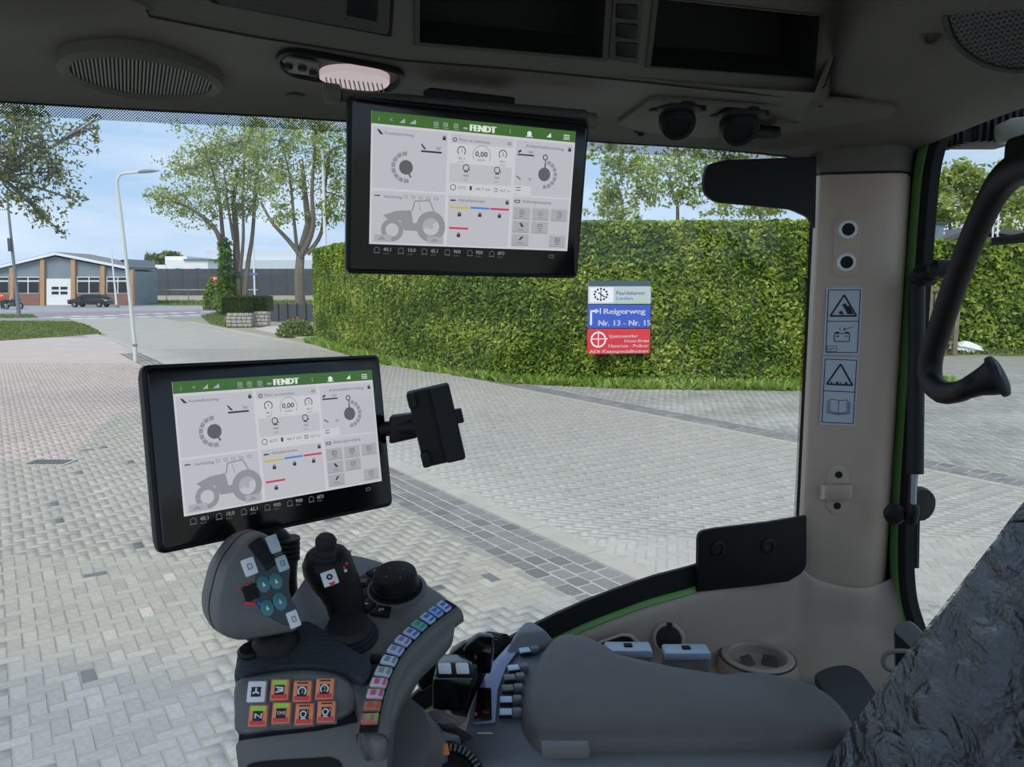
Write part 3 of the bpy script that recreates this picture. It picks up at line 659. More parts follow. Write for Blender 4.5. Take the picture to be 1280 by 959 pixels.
# yield sign
ys = thing('yield_sign', 'red and white inverted triangle yield sign on a grey post', 'sign', gz(272.5, 389)); q = ys.location; k = q.y / FPX
mk('post', tube([q, q + Vector((-.15, 0, 3.2))], .045, 8), M_STEEL, ys)
tc_ = at(270, 351, q.y - .08); mk('plate', prism([tc_ + Vector((-6 * k, 0, 5.5 * k)), tc_ + Vector((6 * k, 0, 5.5 * k)), tc_ + Vector((0, 0, -6 * k))], (0, .03, 0)), mat('sign_red', S(214, 60, 72), .5), ys, smooth=False)
tc_ = tc_ + Vector((0, -.01, .1 * k)); mk('white_field', prism([tc_ + Vector((-3.3 * k, 0, 3.6 * k)), tc_ + Vector((3.3 * k, 0, 3.6 * k)), tc_ + Vector((0, 0, -3 * k))], (0, .005, 0)), M_WALLW, ys, smooth=False)
sp = thing('street_name_post', 'slim white post with a small blue street plate', 'sign', gz(319, 388)); q = sp.location
mk('post', tube([q, at(316.5, 303, q.y)], .09, 8), M_WALLW, sp); a = at(317, 342.5, q.y - .1); mk('plate', box(a, .42, .03, .09), mat('plate_blue', S(90, 120, 170), .5), sp, smooth=False)
fp = thing('flagpole', 'tall white flagpole standing behind the hedge end', 'pole', gz(409, 400)); q = fp.location
mk('pole', tube([q, at(403, 186, q.y)], [.15, .1], 10), M_WALLW, fp); mk('finial', lathe(at(403, 186, q.y), (0, 0, 1), [(.02, 0), (.08, .05), (.08, .1), (.02, .16)], 10), M_STEEL, fp)
fp2 = thing('thin_flagpole', 'thin pale pole in front of the workshop gable', 'pole', gz(146, 384.5)); q = fp2.location
mk('pole', tube([q, at(139, 312, q.y)], [.11, .07], 8), M_WALLW, fp2); mk('base_collar', lathe(q, (0, 0, 1), [(.3, 0), (.3, .3), (.2, .35)], 10), M_STEEL, fp2)
# street lamp
M_POLE = mat('lamp_post_grey', S(214, 214, 208), .5)
lamp = thing('street_lamp', 'slender pale street lamp with curved arm on the pink paving', 'lamp', gz(169.5, 452)); q = lamp.location; k = q.y / FPX
mk('base', tube([q, at(168.6, 432, q.y)], 2.6 * k, 10), M_POLE, lamp)
mk('door_collar', tube([at(168.6, 433, q.y), at(168.5, 430, q.y)], 2.9 * k, 10), M_STEEL, lamp)
mk('pole', tube(catmull([at(168.6, 432, q.y), at(158, 330, q.y), at(150, 260, q.y), at(146.5, 234, q.y), at(147.5, 223, q.y), at(153, 217.5, q.y), at(174, 215, q.y - .6)], 4, False), [2.5 * k - 1.1 * k * i / 24 for i in range(25)], 8), M_POLE, lamp)
mk('luminaire', tube([at(173, 215.5, q.y - .6), at(178, 214.5, q.y - .7), at(190, 213.8, q.y - 1), at(198, 213.6, q.y - 1.2)], [1.3 * k, 2.2 * k, 2.0 * k, .6 * k], 8), mat('lamp_head', S(128, 132, 134), .5), lamp)
pole = thing('grey_pole', 'dark grey roadside pole with a small box on the grass strip', 'pole', gz(24, 397)); q = pole.location; k = q.y / FPX
mk('pole', tube([q, at(8, 238, q.y)], [2.5 * k, 1.1 * k], 8), mat('pole_grey', S(124, 128, 134), .6), pole); mk('control_box', box(at(12.5, 306, q.y - .12), 2 * k, .12, 8 * k), M_DARKF, pole, bevel=.02)

# parked car (dark hatchback, side on)
car = thing('parked_car', 'dark hatchback car parked in front of the workshop', 'car', (0, 0, 0)); cy = 91.0
cx0 = at(89.5, 380, cy).x; cx1 = at(138.5, 380, cy).x; Lc = cx1 - cx0; car.location = ((cx0 + cx1) / 2, cy, 0)
def cpt(u, z, y=0): return Vector((cx0 + u * Lc, cy + y, z))
prof = [(0, .35), (0, .75), (.04, .88), (.2, .98), (.36, 1.0), (.6, 1.02), (.86, 1.0), (.97, .92), (1, .7), (.99, .35)]
bm = loft([[cpt(u, z, s * (.86 - (0 if abs(s) < 1 else .0))) for u, z in prof] for s in (-1, -.5, .5, 1)]); mk('body', bm, mat('car_paint', S(34, 36, 42), .25, coat=.6), car, bevel=.05)
cab = [(.17, .96), (.33, 1.36), (.42, 1.44), (.68, 1.46), (.84, 1.32), (.95, .98)]
mk('cabin', loft([[cpt(u, z, s) for u, z in cab] for s in (-.82, -.7, .7, .82)]), M_PANE, car, bevel=.03)
mk('roof', prism([cpt(.36, 1.42, -.68), cpt(.42, 1.47, -.66), cpt(.68, 1.49, -.66), cpt(.8, 1.4, -.68)], (0, 1.34, 0)), MATS['car_paint'], car)
for u in (.18, .8):
    for y_ in (-.8, .8):
        w = mk('wheel', lathe(cpt(u, .31, y_ - .1), (0, 1, 0), [(.2, -.02), (.31, .0), (.31, .2), (.2, .22)], 14), M_RUBBER, car); mk('hubcap', lathe(cpt(u, .31, y_ - .13), (0, 1, 0), [(.17, 0), (.17, .03)], 10), M_STEEL, w)
for u in (.02, .97): mk('lamp_cluster', box(cpt(u, .78, -.8), .12, .08, .06), mat('lamp_red', S(150, 40, 40), .4) if u < .5 else M_SILVER, car, bevel=.02)
mk('mirror', box(cpt(.36, 1.05, -.98), .1, .1, .07), MATS['car_paint'], car, bevel=.03)

# motorcycle and person at the far left
mcy = 84.0; mx0 = at(4, 380, mcy).x; mot = thing('motorcycle', 'dark blue parked motorcycle at the left edge of the street', 'motorcycle', (mx0 + 1, mcy, 0))
M_MOTO = mat('moto_paint', S(58, 52, 104), .35, coat=.4)
for u in (.25, 1.75):
    w = mk('wheel', tube([Vector((mx0 + u + .33 * math.cos(a), mcy, .33 + .33 * math.sin(a))) for a in [i * math.pi / 8 for i in range(17)]], .075, 8, False), M_RUBBER, mot); mk('rim', lathe((mx0 + u, mcy - .04, .33), (0, 1, 0), [(.1, 0), (.24, .02), (.24, .06), (.1, .08)], 12), M_STEEL, w)
mk('frame', tube([(mx0 + .25, mcy, .33), (mx0 + .7, mcy, .55), (mx0 + 1.3, mcy, .6), (mx0 + 1.62, mcy, .95), (mx0 + 1.75, mcy, .33)], .07, 8), M_STEEL, mot)
mk('tank', tube([(mx0 + .75, mcy, .8), (mx0 + 1.0, mcy, .92), (mx0 + 1.3, mcy, .98), (mx0 + 1.5, mcy, .9)], [.1, .2, .22, .1], 10), M_MOTO, mot)
mk('seat', tube([(mx0 + .1, mcy, .95), (mx0 + .4, mcy, .85), (mx0 + .8, mcy, .82)], [.1, .15, .13], 10), M_RUBBER, mot)
mk('engine', box((mx0 + 1.0, mcy, .5), .28, .18, .22), M_DARKF, mot, bevel=.05); mk('fairing', tube([(mx0 + 1.5, mcy, .75), (mx0 + 1.66, mcy, 1.0), (mx0 + 1.62, mcy, 1.22)], [.2, .22, .12], 10), M_MOTO, mot)
mk('handlebar', tube([(mx0 + 1.45, mcy - .35, 1.08), (mx0 + 1.6, mcy, 1.05), (mx0 + 1.45, mcy + .35, 1.08)], .025, 6), M_STEEL, mot)
per = thing('person', 'person in a red jacket and dark green trousers beside the motorcycle', 'person', (at(3, 380, 82.5).x, 82.5, 0)); q = per.location
def skin(name, verts, edges, radii, m, parent):
    me = bpy.data.meshes.new(name); me.from_pydata([tuple(v) for v in verts], edges, []); o = link(name, me, m, parent)
    o.modifiers.new('skin', 'SKIN'); sk = me.skin_vertices[0].data
    for i, r_ in enumerate(radii): sk[i].radius = (r_, r_)
    sk[0].use_root = True
    sm = o.modifiers.new('sub', 'SUBSURF'); sm.levels = 1; sm.render_levels = 2; return o
V_ = [(0, 0, .95), (0, 0, 1.15), (0, 0, 1.42), (0, 0, 1.52), (.0, -.02, 1.66), (0, -.02, 1.76), (-.1, 0, .9), (-.12, -.02, .5), (-.13, .02, .08), (-.13, -.14, .04), (.1, 0, .9), (.13, -.06, .5), (.15, .0, .08), (.15, -.16, .04),
      (-.2, 0, 1.4), (-.27, .0, 1.13), (-.24, -.16, .93), (-.22, -.24, .86), (.2, 0, 1.4), (.3, -.06, 1.16), (.38, -.26, 1.08), (.42, -.34, 1.08)]
E_ = [(0, 1), (1, 2), (2, 3), (3, 4), (4, 5), (0, 6), (6, 7), (7, 8), (8, 9), (0, 10), (10, 11), (11, 12), (12, 13), (2, 14), (14, 15), (15, 16), (16, 17), (2, 18), (18, 19), (19, 20), (20, 21)]
rr = [.15, .14, .17, .06, .1, .08, .1, .07, .05, .045, .1, .07, .05, .045, .08, .055, .04, .035, .08, .055, .04, .035]
skin('body', [q + Vector(v) for v in V_], E_, rr, mat('skin_tone', S(205, 160, 135), .6), per)
skin('jacket', [q + Vector(V_[i]) for i in (0, 1, 2, 14, 15, 16, 18, 19, 20)], [(0, 1), (1, 2), (2, 3), (3, 4), (4, 5), (2, 6), (6, 7), (7, 8)], [.17, .165, .195, .1, .075, .06, .1, .075, .06], mat('jacket_red', S(226, 62, 48), .6), per)
skin('trousers', [q + Vector(V_[i]) for i in (0, 6, 7, 8, 10, 11, 12)], [(0, 1), (1, 2), (2, 3), (0, 4), (4, 5), (5, 6)], [.165, .12, .09, .075, .12, .09, .075], mat('trousers_green', S(40, 78, 72), .7), per)
hb = bmesh.new(); bmesh.ops.create_icosphere(hb, subdivisions=2, radius=1)
for v_ in hb.verts: v_.co = q + Vector((v_.co.x * .105, v_.co.y * .12 + .01, 1.74 + v_.co.z * .11))
mk('hair', hb, mat('hair_brown', S(80, 56, 40), .7), per)

# behind-the-hedge roofs, lattice mast, chimney, fence post, white bag
M_ROOFD = mat('dark_roof', S(92, 88, 92), .8)
shed = thing('dark_roofed_shed', 'dark low-pitched shed roof rising over the farther hedge', 'building', at(1245, 372, 50)); shed.location.z = 0
a, b, c = at(1180, 304, 50), at(1222, 288.5, 50), at(1330, 300, 50)
mk('wall', prism([Vector((a.x + .6, 50.3, 0)), Vector((c.x - .6, 50.3, 0)), Vector((c.x - .6, 50.3, c.z)), Vector((b.x, 50.3, b.z - .3)), Vector((a.x + .6, 50.3, a.z))], (0, 7, 0)), M_REDB, shed, smooth=False)
for (u, v) in ((a, b), (b, c)): mk('roof_slope', prism([u, v, v + Vector((0, 0, .3)), u + Vector((0, 0, .3))], (0, 8, 0)), M_ROOFD, shed, smooth=False)
sh2 = thing('blue_grey_roof', 'pale blue-grey flat roof beyond the farther hedge', 'building', at(1158, 372, 52)); sh2.location.z = 0
a = at(1130, 290, 52); b = at(1172, 303, 52); mk('wall', box(((a.x + b.x) / 2, 54, b.z / 2), (b.x - a.x) / 2, 2, b.z / 2), M_GREYCL, sh2, smooth=False); mk('roof', box(((a.x + b.x) / 2, 54, (a.z + b.z) / 2), (b.x - a.x) / 2 + .3, 2.3, (a.z - b.z) / 2), MATS['pale_sheet'], sh2, smooth=False)
sh3 = thing('grey_flat_roof', 'grey flat roof edge just above the big hedge', 'building', at(775, 372, 34)); sh3.location.z = 0
a = at(735, 275, 34); b = at(815, 279.5, 34); mk('wall', box(((a.x + b.x) / 2, 36, b.z / 2), (b.x - a.x) / 2, 1.8, b.z / 2), M_GREYCL, sh3, smooth=False); mk('roof', box(((a.x + b.x) / 2, 36, (a.z + b.z) / 2), (b.x - a.x) / 2 + .2, 2, (a.z - b.z) / 2), M_ROOFT, sh3, smooth=False)
chm = thing('chimney', 'grey capped chimney beyond the farther hedge', 'chimney', at(1174, 372, 47)); chm.location.z = 0; k = 47 / FPX
mk('stack', box((at(1174, 290, 47).x, 47, at(1174, 281, 47).z / 2), 3 * k, .2, at(1174, 281, 47).z / 2), M_STEEL, chm, smooth=False); mk('cap', box(at(1174, 279, 47), 5 * k, .35, 1.6 * k), M_DARKF, chm, smooth=False)
mast = thing('lattice_mast', 'white lattice mast above the shed roof', 'mast', at(1246, 372, 47)); mast.location.z = 0; k = 47 / FPX
for u in (1243.5, 1249.5): mk('upright', tube([Vector((at(u, 300, 47).x, 47, 0)), at(u + 1, 225, 47)], .055, 6), M_WALLW, mast)
for i in range(9): mk('brace', tube([at(1243.6 + .1 * i, 300 - 8 * i, 47), at(1249.6 + .1 * i, 296 - 8 * i, 47)], .045, 5), M_WALLW, mast)
p0 = at(1167, 420, 30); gf = thing('garden_fence', 'weathered wooden fence at the near end of the farther hedge', 'fence', (p0.x, p0.y, 0)); M_WOOD = mat('weathered_wood', S(132, 122, 104), .85, noise=.2, nscale=6)
for u in (1158, 1194): x_ = at(u, 420, 30).x; mk('post', box((x_, 30, 1.35), .08, .08, 1.35), M_WOOD, gf, smooth=False)
for z in (.5, 1.5, 2.5): mk('rail', box((at(1176, 420, 30).x, 30, z), .62, .03, .05), M_WOOD, gf, smooth=False)
for i in range(4): mk('plank', box((at(1162 + i * 7, 420, 30).x, 30.06, 1.3), .07, .015, 1.3), M_WOOD, gf, smooth=False)
p0 = gz(1208, 441); bag = bmesh.new(); bmesh.ops.create_icosphere(bag, subdivisions=3, radius=1)
for v_ in bag.verts:
    n_ = 1 + .18 * math.sin(5 * v_.co.x + 2) * math.cos(4 * v_.co.y + 1) + .1 * math.sin(9 * v_.co.z + 3 * v_.co.x); v_.co = Vector((p0.x + v_.co.x * .62 * n_, p0.y + v_.co.y * .4 * n_, max(0, .16 + v_.co.z * .26 * n_ + .07 * v_.co.x * -1)))
tag(mk('white_sack', bag, M_WALLW), 'white crumpled sack lying before the farther hedge', 'sack')
dr = thing('drain_grate', 'grey slotted drain grate set in the paving', 'drain', gz(62, 579)); q = dr.location
mk('frame', box(q + Vector((0, 0, .004)), .33, .2, .012), M_CONC, dr, smooth=False)
for i in range(9): mk('slot_bar', box(q + Vector((-.26 + i * .065, 0, .018)), .015, .15, .006), M_DARKF, dr, smooth=False)

# road sign in front of the hedge
M_SGREY = mat('sign_silver', S(196, 202, 206), .5); M_SBLUE = mat('sign_blue', S(56, 92, 196), .5); M_SRED = mat('sign_redbox', S(226, 56, 62), .5); M_SWHITE = mat('sign_white', S(242, 242, 244), .5); M_SDARK = mat('sign_slate', S(72, 92, 104), .5); M_INK = mat('ink_black', S(28, 30, 32), .6)
sc_ = at(774, 397, 20.85); sgn = thing('road_sign', 'stacked road sign reading Reigerweg Nr. 13 - Nr. 15 before the hedge', 'sign', (sc_.x, 20.85, 0))
ex = Vector((.985, .12, 0)).normalized(); ez = Vector((0, 0, 1)); nn_ = Vector((ex.y, -ex.x, 0)); k = sc_.y / FPX * 1.0; W, H = 80 * k, 91 * k
for s in (-.36, .36): mk('post', tube([Vector((sc_.x, sc_.y, 0)) + ex * s * W - nn_ * .62, sc_ + ex * s * W - nn_ * .62 + ez * H * .5], .04, 8), M_STEEL, sgn)
o_ = sc_ - ex * W / 2 + ez * H / 2
def plate(v0, v1, m, nm):
    c_ = o_ + ex * W / 2 - ez * H * (v0 + v1) / 2; return mk(nm, box(c_, W / 2, .02, H * (v1 - v0) / 2, ex, -nn_, ez), m, sgn, bevel=.006, seg=1)
p1, p2, p3 = plate(0, .315, M_SGREY, 'info_plate'), plate(.325, .645, M_SBLUE, 'direction_plate'), plate(.655, 1.0, M_SRED, 'advert_plate')
fl = Flat(o_ + nn_ * .021, ex, ez, nn_, W, H)
fl.rect(.0, 0.0, 1, .075, M_SDARK); fl.rect(.02, .09, .40, .295, M_SWHITE)
for i in range(12): a = i * R(30); fl.ring(.2 + .1 * math.cos(a), .185 + .075 * math.sin(a), 0, .018, M_INK, n=8)
fl.line(.16, .16, .26, .22, .02, M_INK); fl.line(.2, .13, .2, .25, .015, M_INK)
fl.text('Paardekamer', .44, .19, .05, M_INK, wide=.46); fl.text('Leiden', .44, .26, .045, M_SBLUE, wide=.26); fl.rect(.42, .28, .97, .297, MATS['lime_key'], 2)
fl.done(p1); fl.d = {}
fl.text('Reigerweg', .24, .45, .075, M_SWHITE, wide=.66, bold=.03); fl.text('Nr. 13 - Nr. 15', .16, .61, .075, M_SWHITE, wide=.83, bold=.03)
fl.line(.05, .60, .05, .40, .03, M_SWHITE); fl.line(.035, .41, .14, .41, .03, M_SWHITE); fl.poly([(.12, .375), (.175, .41), (.12, .445)], M_SWHITE, 2); fl.line(.195, .37, .195, .45, .015, M_SWHITE)
fl.done(p2); fl.d = {}
fl.ring(.17, .80, .10, .125, M_SWHITE); fl.line(.17, .68, .17, .9, .015, M_SWHITE); fl.line(.05, .79, .32, .79, .015, M_SWHITE)
fl.text('Quattrowerker', .34, .775, .045, M_SWHITE, wide=.46, bold=.02); fl.text('Deutz-Bruns', .58, .84, .042, M_SWHITE, wide=.4, bold=.02); fl.text('Haverton - Pedicur', .33, .91, .045, M_SWHITE, wide=.64, bold=.02); fl.text('ADi Kaasspecialiteiten', .03, .985, .045, M_SWHITE, wide=.94, bold=.02)
fl.done(p3)

# ================================================================== TRACTOR CAB: shell
def zpl(z): return (Vector((0, 0, z)), Vector((0, 0, 1)))
ROOFZ = 3.0
edge_px = [(-420, 88), (-250, 96), (-120, 103), (0, 112), (110, 119), (215, 125), (330, 131), (430, 138), (520, 146), (610, 153), (740, 165), (830, 171), (900, 176), (985, 184), (1018, 193)]
EDGE = [gz(u, v, ROOFZ) for u, v in edge_px]
XR = 0.775                                               # inside plane of the rear window
EDGE += [Vector((XR - .035, 1.60, ROOFZ)), Vector((XR, 1.45, ROOFZ + .022)), Vector((XR + .01, 1.30, ROOFZ + .03)), Vector((XR + .01, 1.12, ROOFZ + .032)), Vector((XR + .01, .8, ROOFZ + .03)), Vector((XR + .01, .3, ROOFZ + .03)), Vector((XR, -.2, ROOFZ + .03))]
CEN = Vector((-.15, .1, ROOFZ))
ceil = struct('ceiling')
def inset(p, d):
    v = CEN - p; l = v.length; return p + v * (min(d, l * .95) / l)
SP1, SP2 = gz(190, 20, 3.016), gz(985, 121, 3.016)            # lower edge of the overhead unit
_d = (SP2 - SP1).normalized(); _u = Vector((_d.y * .55, -_d.x * .55, .83)).normalized(); _n = _d.cross(_u); _n = _n if _n.y < 0 else -_n
plo = (SP1, _n.normalized())
from mathutils.bvhtree import BVHTree
inner = [(-420, -75), (-250, -65), (-120, -55), (0, -40), (110, -22), (205, 14), (330, 42), (430, 58), (520, 72), (610, 79), (745, 91), (845, 102), (915, 109), (1018, 116), (1047, 62), (1085, 22), (1130, 2), (1180, -25)]
rowsC = [[] for _ in range(9)]
for i, p in enumerate(EDGE):
    if i == 14: q = on(*inner[i], plo) - plo[1] * .003
    elif i < len(inner): q = gz(*inner[i], 3.016 if i < 14 else 3.075)
    else: q = inset(p, .38) + Vector((0, 0, .04))
    wq = q.z
    rowsC[0].append(p + Vector((0, 0, -.012))); rowsC[1].append(inset(p, .012) + Vector((0, 0, -.016))); q2, q3 = p.lerp(q, .2) + Vector((0, 0, .002)), p.lerp(q, .6)
    if i >= 13: q2.z, q3.z = p.z + .002 + (q.z - p.z) * .04, p.z + (q.z - p.z) * .36
    rowsC[2].append(q2); rowsC[3].append(q3); rowsC[4].append(q); rowsC[5].append(q + Vector((0, 0, .02)) + (inset(q, .01) - q))
    if i == 14:
        rowsC[4][-1], rowsC[5][-1] = on(1040, 68, plo) - plo[1] * .004, on(1047, 32, plo) - plo[1] * .004
        rowsC[6].append(on(1050, -20, plo) - plo[1] * .004)
    elif i == 5:
        rowsC[4][-1], rowsC[5][-1] = on(196, 16, plo) - plo[1] * .004, on(184, 0, plo) - plo[1] * .004
        rowsC[6].append(on(182, -50, plo) - plo[1] * .004)
    elif 6 <= i <= 13:
        rowsC[5][-1] = q + Vector((0, 0, .012)) - (inset(q, .2) - q)
        rowsC[6].append(q + Vector((0, 0, .22)) - (inset(q, .2) - q))
    else: rowsC[6].append(q + Vector((0, 0, .09)) + (inset(q, .06) - q))
    if 1: rowsC[7].append(inset(q, .12) + Vector((0, 0, .24)) if i not in (5, 14) else on(1052 if i == 14 else 182, -100, plo) - plo[1] * .004); rowsC[8].append(inset(q, 2.0) + Vector((0, 0, .25)))
_v = [p for r_ in rowsC for p in r_]; _w = len(EDGE)
BVH = BVHTree.FromPolygons(_v, [(k * _w + i, k * _w + i + 1, (k + 1) * _w + i + 1, (k + 1) * _w + i) for k in range(8) for i in range(_w - 1)])
mk('headliner', loft(rowsC, False, False), M_LINER, ceil, sharp=70)
top = [inset(p, -.05) + Vector((0, 0, .02)) for p in EDGE] + [Vector((XR, -.38, 3.02)), Vector((-1.0, -.38, 3.02))]
mk('roof_shell', prism([p + Vector((0, 0, .26)) for p in top], (0, 0, .12)), mat('roof_white', S(214, 216, 212), .5), ceil)
mk('roof_edge', loft([[inset(p, -.02) + Vector((0, 0, -.005)) for p in EDGE], [inset(p, -.06) + Vector((0, 0, .06)) for p in EDGE], [inset(p, -.06) + Vector((0, 0, .28)) for p in EDGE]], False, False), MATS['roof_white'], ceil)
fl_ = struct('floor'); mk('floor_mat', box((-.25, .5, 1.5), 1.05, .9, .03), M_RUBBER, fl_)
wl = struct('wall_left'); mk('door_sill', box((-.2, -.38, 1.75), 1.0, .03, .25), M_LINERD, wl)
wr = struct('wall_rear'); mk('rear_panel', box((.86, .5, 1.78), .04, .9, .32), M_BEIGE, wr)

# --- big curved side window
_pp = at(1013, 400, 1.575); GT = [p.copy() for p in EDGE[:13]] + [EDGE[13].lerp(Vector((_pp.x, _pp.y, ROOFZ)), .45), Vector((_pp.x, _pp.y, ROOFZ))]
def glass_bot(p):
    x = p.x
    pts = [(-1.3, 1.70), (-.7, 1.72), (-.45, 1.8), (-.3, 1.93), (-.15, 2.055), (0, 2.115), (.1, 2.145), (.25, 2.18), (.4, 2.20), (.57, 2.21), (.7, 2.212)]
    for (a, za), (b, zb) in zip(pts, pts[1:]):
        if a <= x <= b: return za + (zb - za) * (x - a) / (b - a)
    return pts[0][1] if x < pts[0][0] else pts[-1][1]
GTs = catmull(GT, 3, False)
w1 = struct('window_1')
mk('pane', loft([[Vector((p.x, p.y, ROOFZ)) for p in GTs], [Vector((p.x, p.y, (ROOFZ + glass_bot(p)) / 2)) + Vector((-.01, .025, 0)) for p in GTs], [Vector((p.x, p.y, glass_bot(p))) for p in GTs]], False, False), M_GLASS, w1, sharp=80)
def along(p, nx=0.0): # outward normal offset
    v = (p - CEN); v.z = 0; return v.normalized() * nx
# black seal along the sill and top, green painted rim below the sill
mk('sill_seal', loft([[Vector((p.x, p.y, glass_bot(p) + dz)) - along(p, o) for p in GTs] for o, dz in ((-.005, -.03), (-.006, .032), (.012, .034), (.014, 0), (.012, -.012))], False, False), M_MATTE, w1)
mk('green_rim', loft([[Vector((p.x, p.y, glass_bot(p) + dz)) - along(p, o) for p in GTs] for o, dz in ((.010, -.006), (.022, -.010), (.026, -.014), (.022, -.020), (.008, -.024))], False, False), M_GREEN, w1)
mk('top_seal', loft([[Vector((p.x, p.y, ROOFZ + dz)) - along(p, o) for p in GTs] for o, dz in ((.0, .006), (.012, -.004), (.011, -.013), (-.004, -.016))], False, False), M_MATTE, w1)
e14 = GT[-1]
mk('side_seal', tube([Vector((e14.x, e14.y - .006, 2.17)), Vector((e14.x, e14.y - .006, 2.6)), Vector((e14.x, e14.y - .006, 3.0))], .0125, 8), M_MATTE, w1)
# dotted ceramic band
m = bpy.data.materials.new('dot_print'); m.use_nodes = True; t = m.node_tree; t.nodes.clear()
tcn = t.nodes.new('ShaderNodeTexCoord'); mpn = t.nodes.new('ShaderNodeMapping'); mpn.inputs['Rotation'].default_value = (0, 0, R(45)); mpn.inputs['Scale'].default_value = (1, 1, 1)
vo = t.nodes.new('ShaderNodeTexVoronoi'); vo.inputs['Scale'].default_value = 1.0; vo.inputs['Randomness'].default_value = 0.0
lt = t.nodes.new('ShaderNodeMath'); lt.operation = 'LESS_THAN'; lt.inputs[1].default_value = .40
tr = t.nodes.new('ShaderNodeBsdfTransparent'); df = t.nodes.new('ShaderNodeBsdfDiffuse'); df.inputs[0].default_value = (.01, .01, .01, 1); mxs = t.nodes.new('ShaderNodeMixShader'); o_ = t.nodes.new('ShaderNodeOutputMaterial')
t.links.new(tcn.outputs['UV'], mpn.inputs[0]); t.links.new(mpn.outputs[0], vo.inputs['Vector']); t.links.new(vo.outputs['Distance'], lt.inputs[0]); t.links.new(lt.outputs[0], mxs.inputs[0]); t.links.new(tr.outputs[0], mxs.inputs[1]); t.links.new(df.outputs[0], mxs.inputs[2]); t.links.new(mxs.outputs[0], o_.inputs[0]); M_DOTS = m
def dotband(name, A, B):
    bm = bmesh.new(); uv = bm.loops.layers.uv.new('UVMap'); va = [bm.verts.new(p) for p in A]; vb = [bm.verts.new(p) for p in B]; s = 0
    for i in range(len(A) - 1):
        l = (A[i + 1] - A[i]).length; f = bm.faces.new((va[i], va[i + 1], vb[i + 1], vb[i])); h = (A[i] - B[i]).length
        for lp, c in zip(f.loops, ((s, 0), (s + l, 0), (s + l, h), (s, h))): lp[uv].uv = (c[0] / .0026, c[1] / .0026)
        s += l
    me = bpy.data.meshes.new(name); bm.to_mesh(me); bm.free(); tag(link(name, me, M_DOTS, w1), kind='stuff')
dotband('dotted_band', [Vector((p.x, p.y, ROOFZ - .012)) - along(p, .003) for p in GTs], [Vector((p.x, p.y, ROOFZ - .032)) - along(p, .003) for p in GTs])
GR_ = [p for p in GTs if p.x > e14.x - .016]
ge = Vector((e14.x - .004, e14.y - .004, 0)); gd_ = Vector((-.9, -.4, 0)).normalized()
dotband('dotted_band', [ge + Vector((0, 0, z)) for z in (3, 2.7, 2.4, 2.2)], [ge + gd_ * .016 + Vector((0, 0, z)) for z in (3, 2.7, 2.4, 2.2)])
# black glued catches on the pane
M_FRIT = mat('frit_black', S(11, 11, 13), .5, spec=.25)
plc = PL(940, 700, 1.44, (.36, -.93, 0)); plu = PL(950, 230, 1.455, (.36, -.93, 0))
lc = mk('hinge_bracket', prism(roundpoly([on(u, v, plc) for u, v in ((873, 665), (893, 661), (960, 653), (1008, 645), (1008, 714), (985, 727), (940, 733), (872, 740))], [.016, .0, .0, 0, .03, 0, 0, 0], 5), -plc[1] * .007), M_FRIT, w1)
for u, v in ((897, 686), (960, 683)):
    s = mk('screw', lathe(on(u, v, plc) + plc[1] * -.001, plc[1], [(.016, 0), (.016, .003), (.011, .004), (.011, .0015), (.0, .0015)], 18), M_BLACK, lc)
mk('hinge_bracket', prism(roundpoly([on(u, v, plu) for u, v in ((879, 228), (884, 206), (905, 200), (960, 198), (1014, 196), (1021, 200), (1019, 285), (1012, 272), (990, 262), (940, 257), (895, 253), (882, 243))], [.012, .01, .01, 0, 0, 0, 0, .01, .012, 0, .012, .008], 5), -plu[1] * .007), M_FRIT, w1)

# --- corner pillar and lower side panel
wall = struct('wall_right')
def pv(u, Y): p = at(u, 400, Y); return (p.x, p.y)
plan = [pv(1010, 1.60), pv(1011, 1.545), pv(1016, 1.525), pv(1030, 1.515), pv(1080, 1.50), pv(1100, 1.495), pv(1114, 1.497), pv(1122, 1.508), pv(1127, 1.535), pv(1129, 1.62), pv(1050, 1.66)]
mk('pillar_cover', prism([Vector((x, y, 2.0)) for x, y in plan], (0, 0, .955)), M_BEIGE, wall, bevel=.004, sharp=50)
ctr = Vector((sum(p[0] for p in plan) / len(plan), sum(p[1] for p in plan) / len(plan), 0))
def scaleplan(f, z): return [ctr + (Vector((x, y, 0)) - ctr) * f + Vector((0, 0, z)) for x, y in plan]
mk('pillar_head', loft([scaleplan(1.0, 2.958), scaleplan(1.015, 2.965), scaleplan(1.04, 2.99), scaleplan(1.25, 3.04)]), M_LINER, wall, sharp=60)
mk('pillar_joint', loft([scaleplan(.985, 2.95), scaleplan(.985, 2.965)]), M_MATTE, wall)
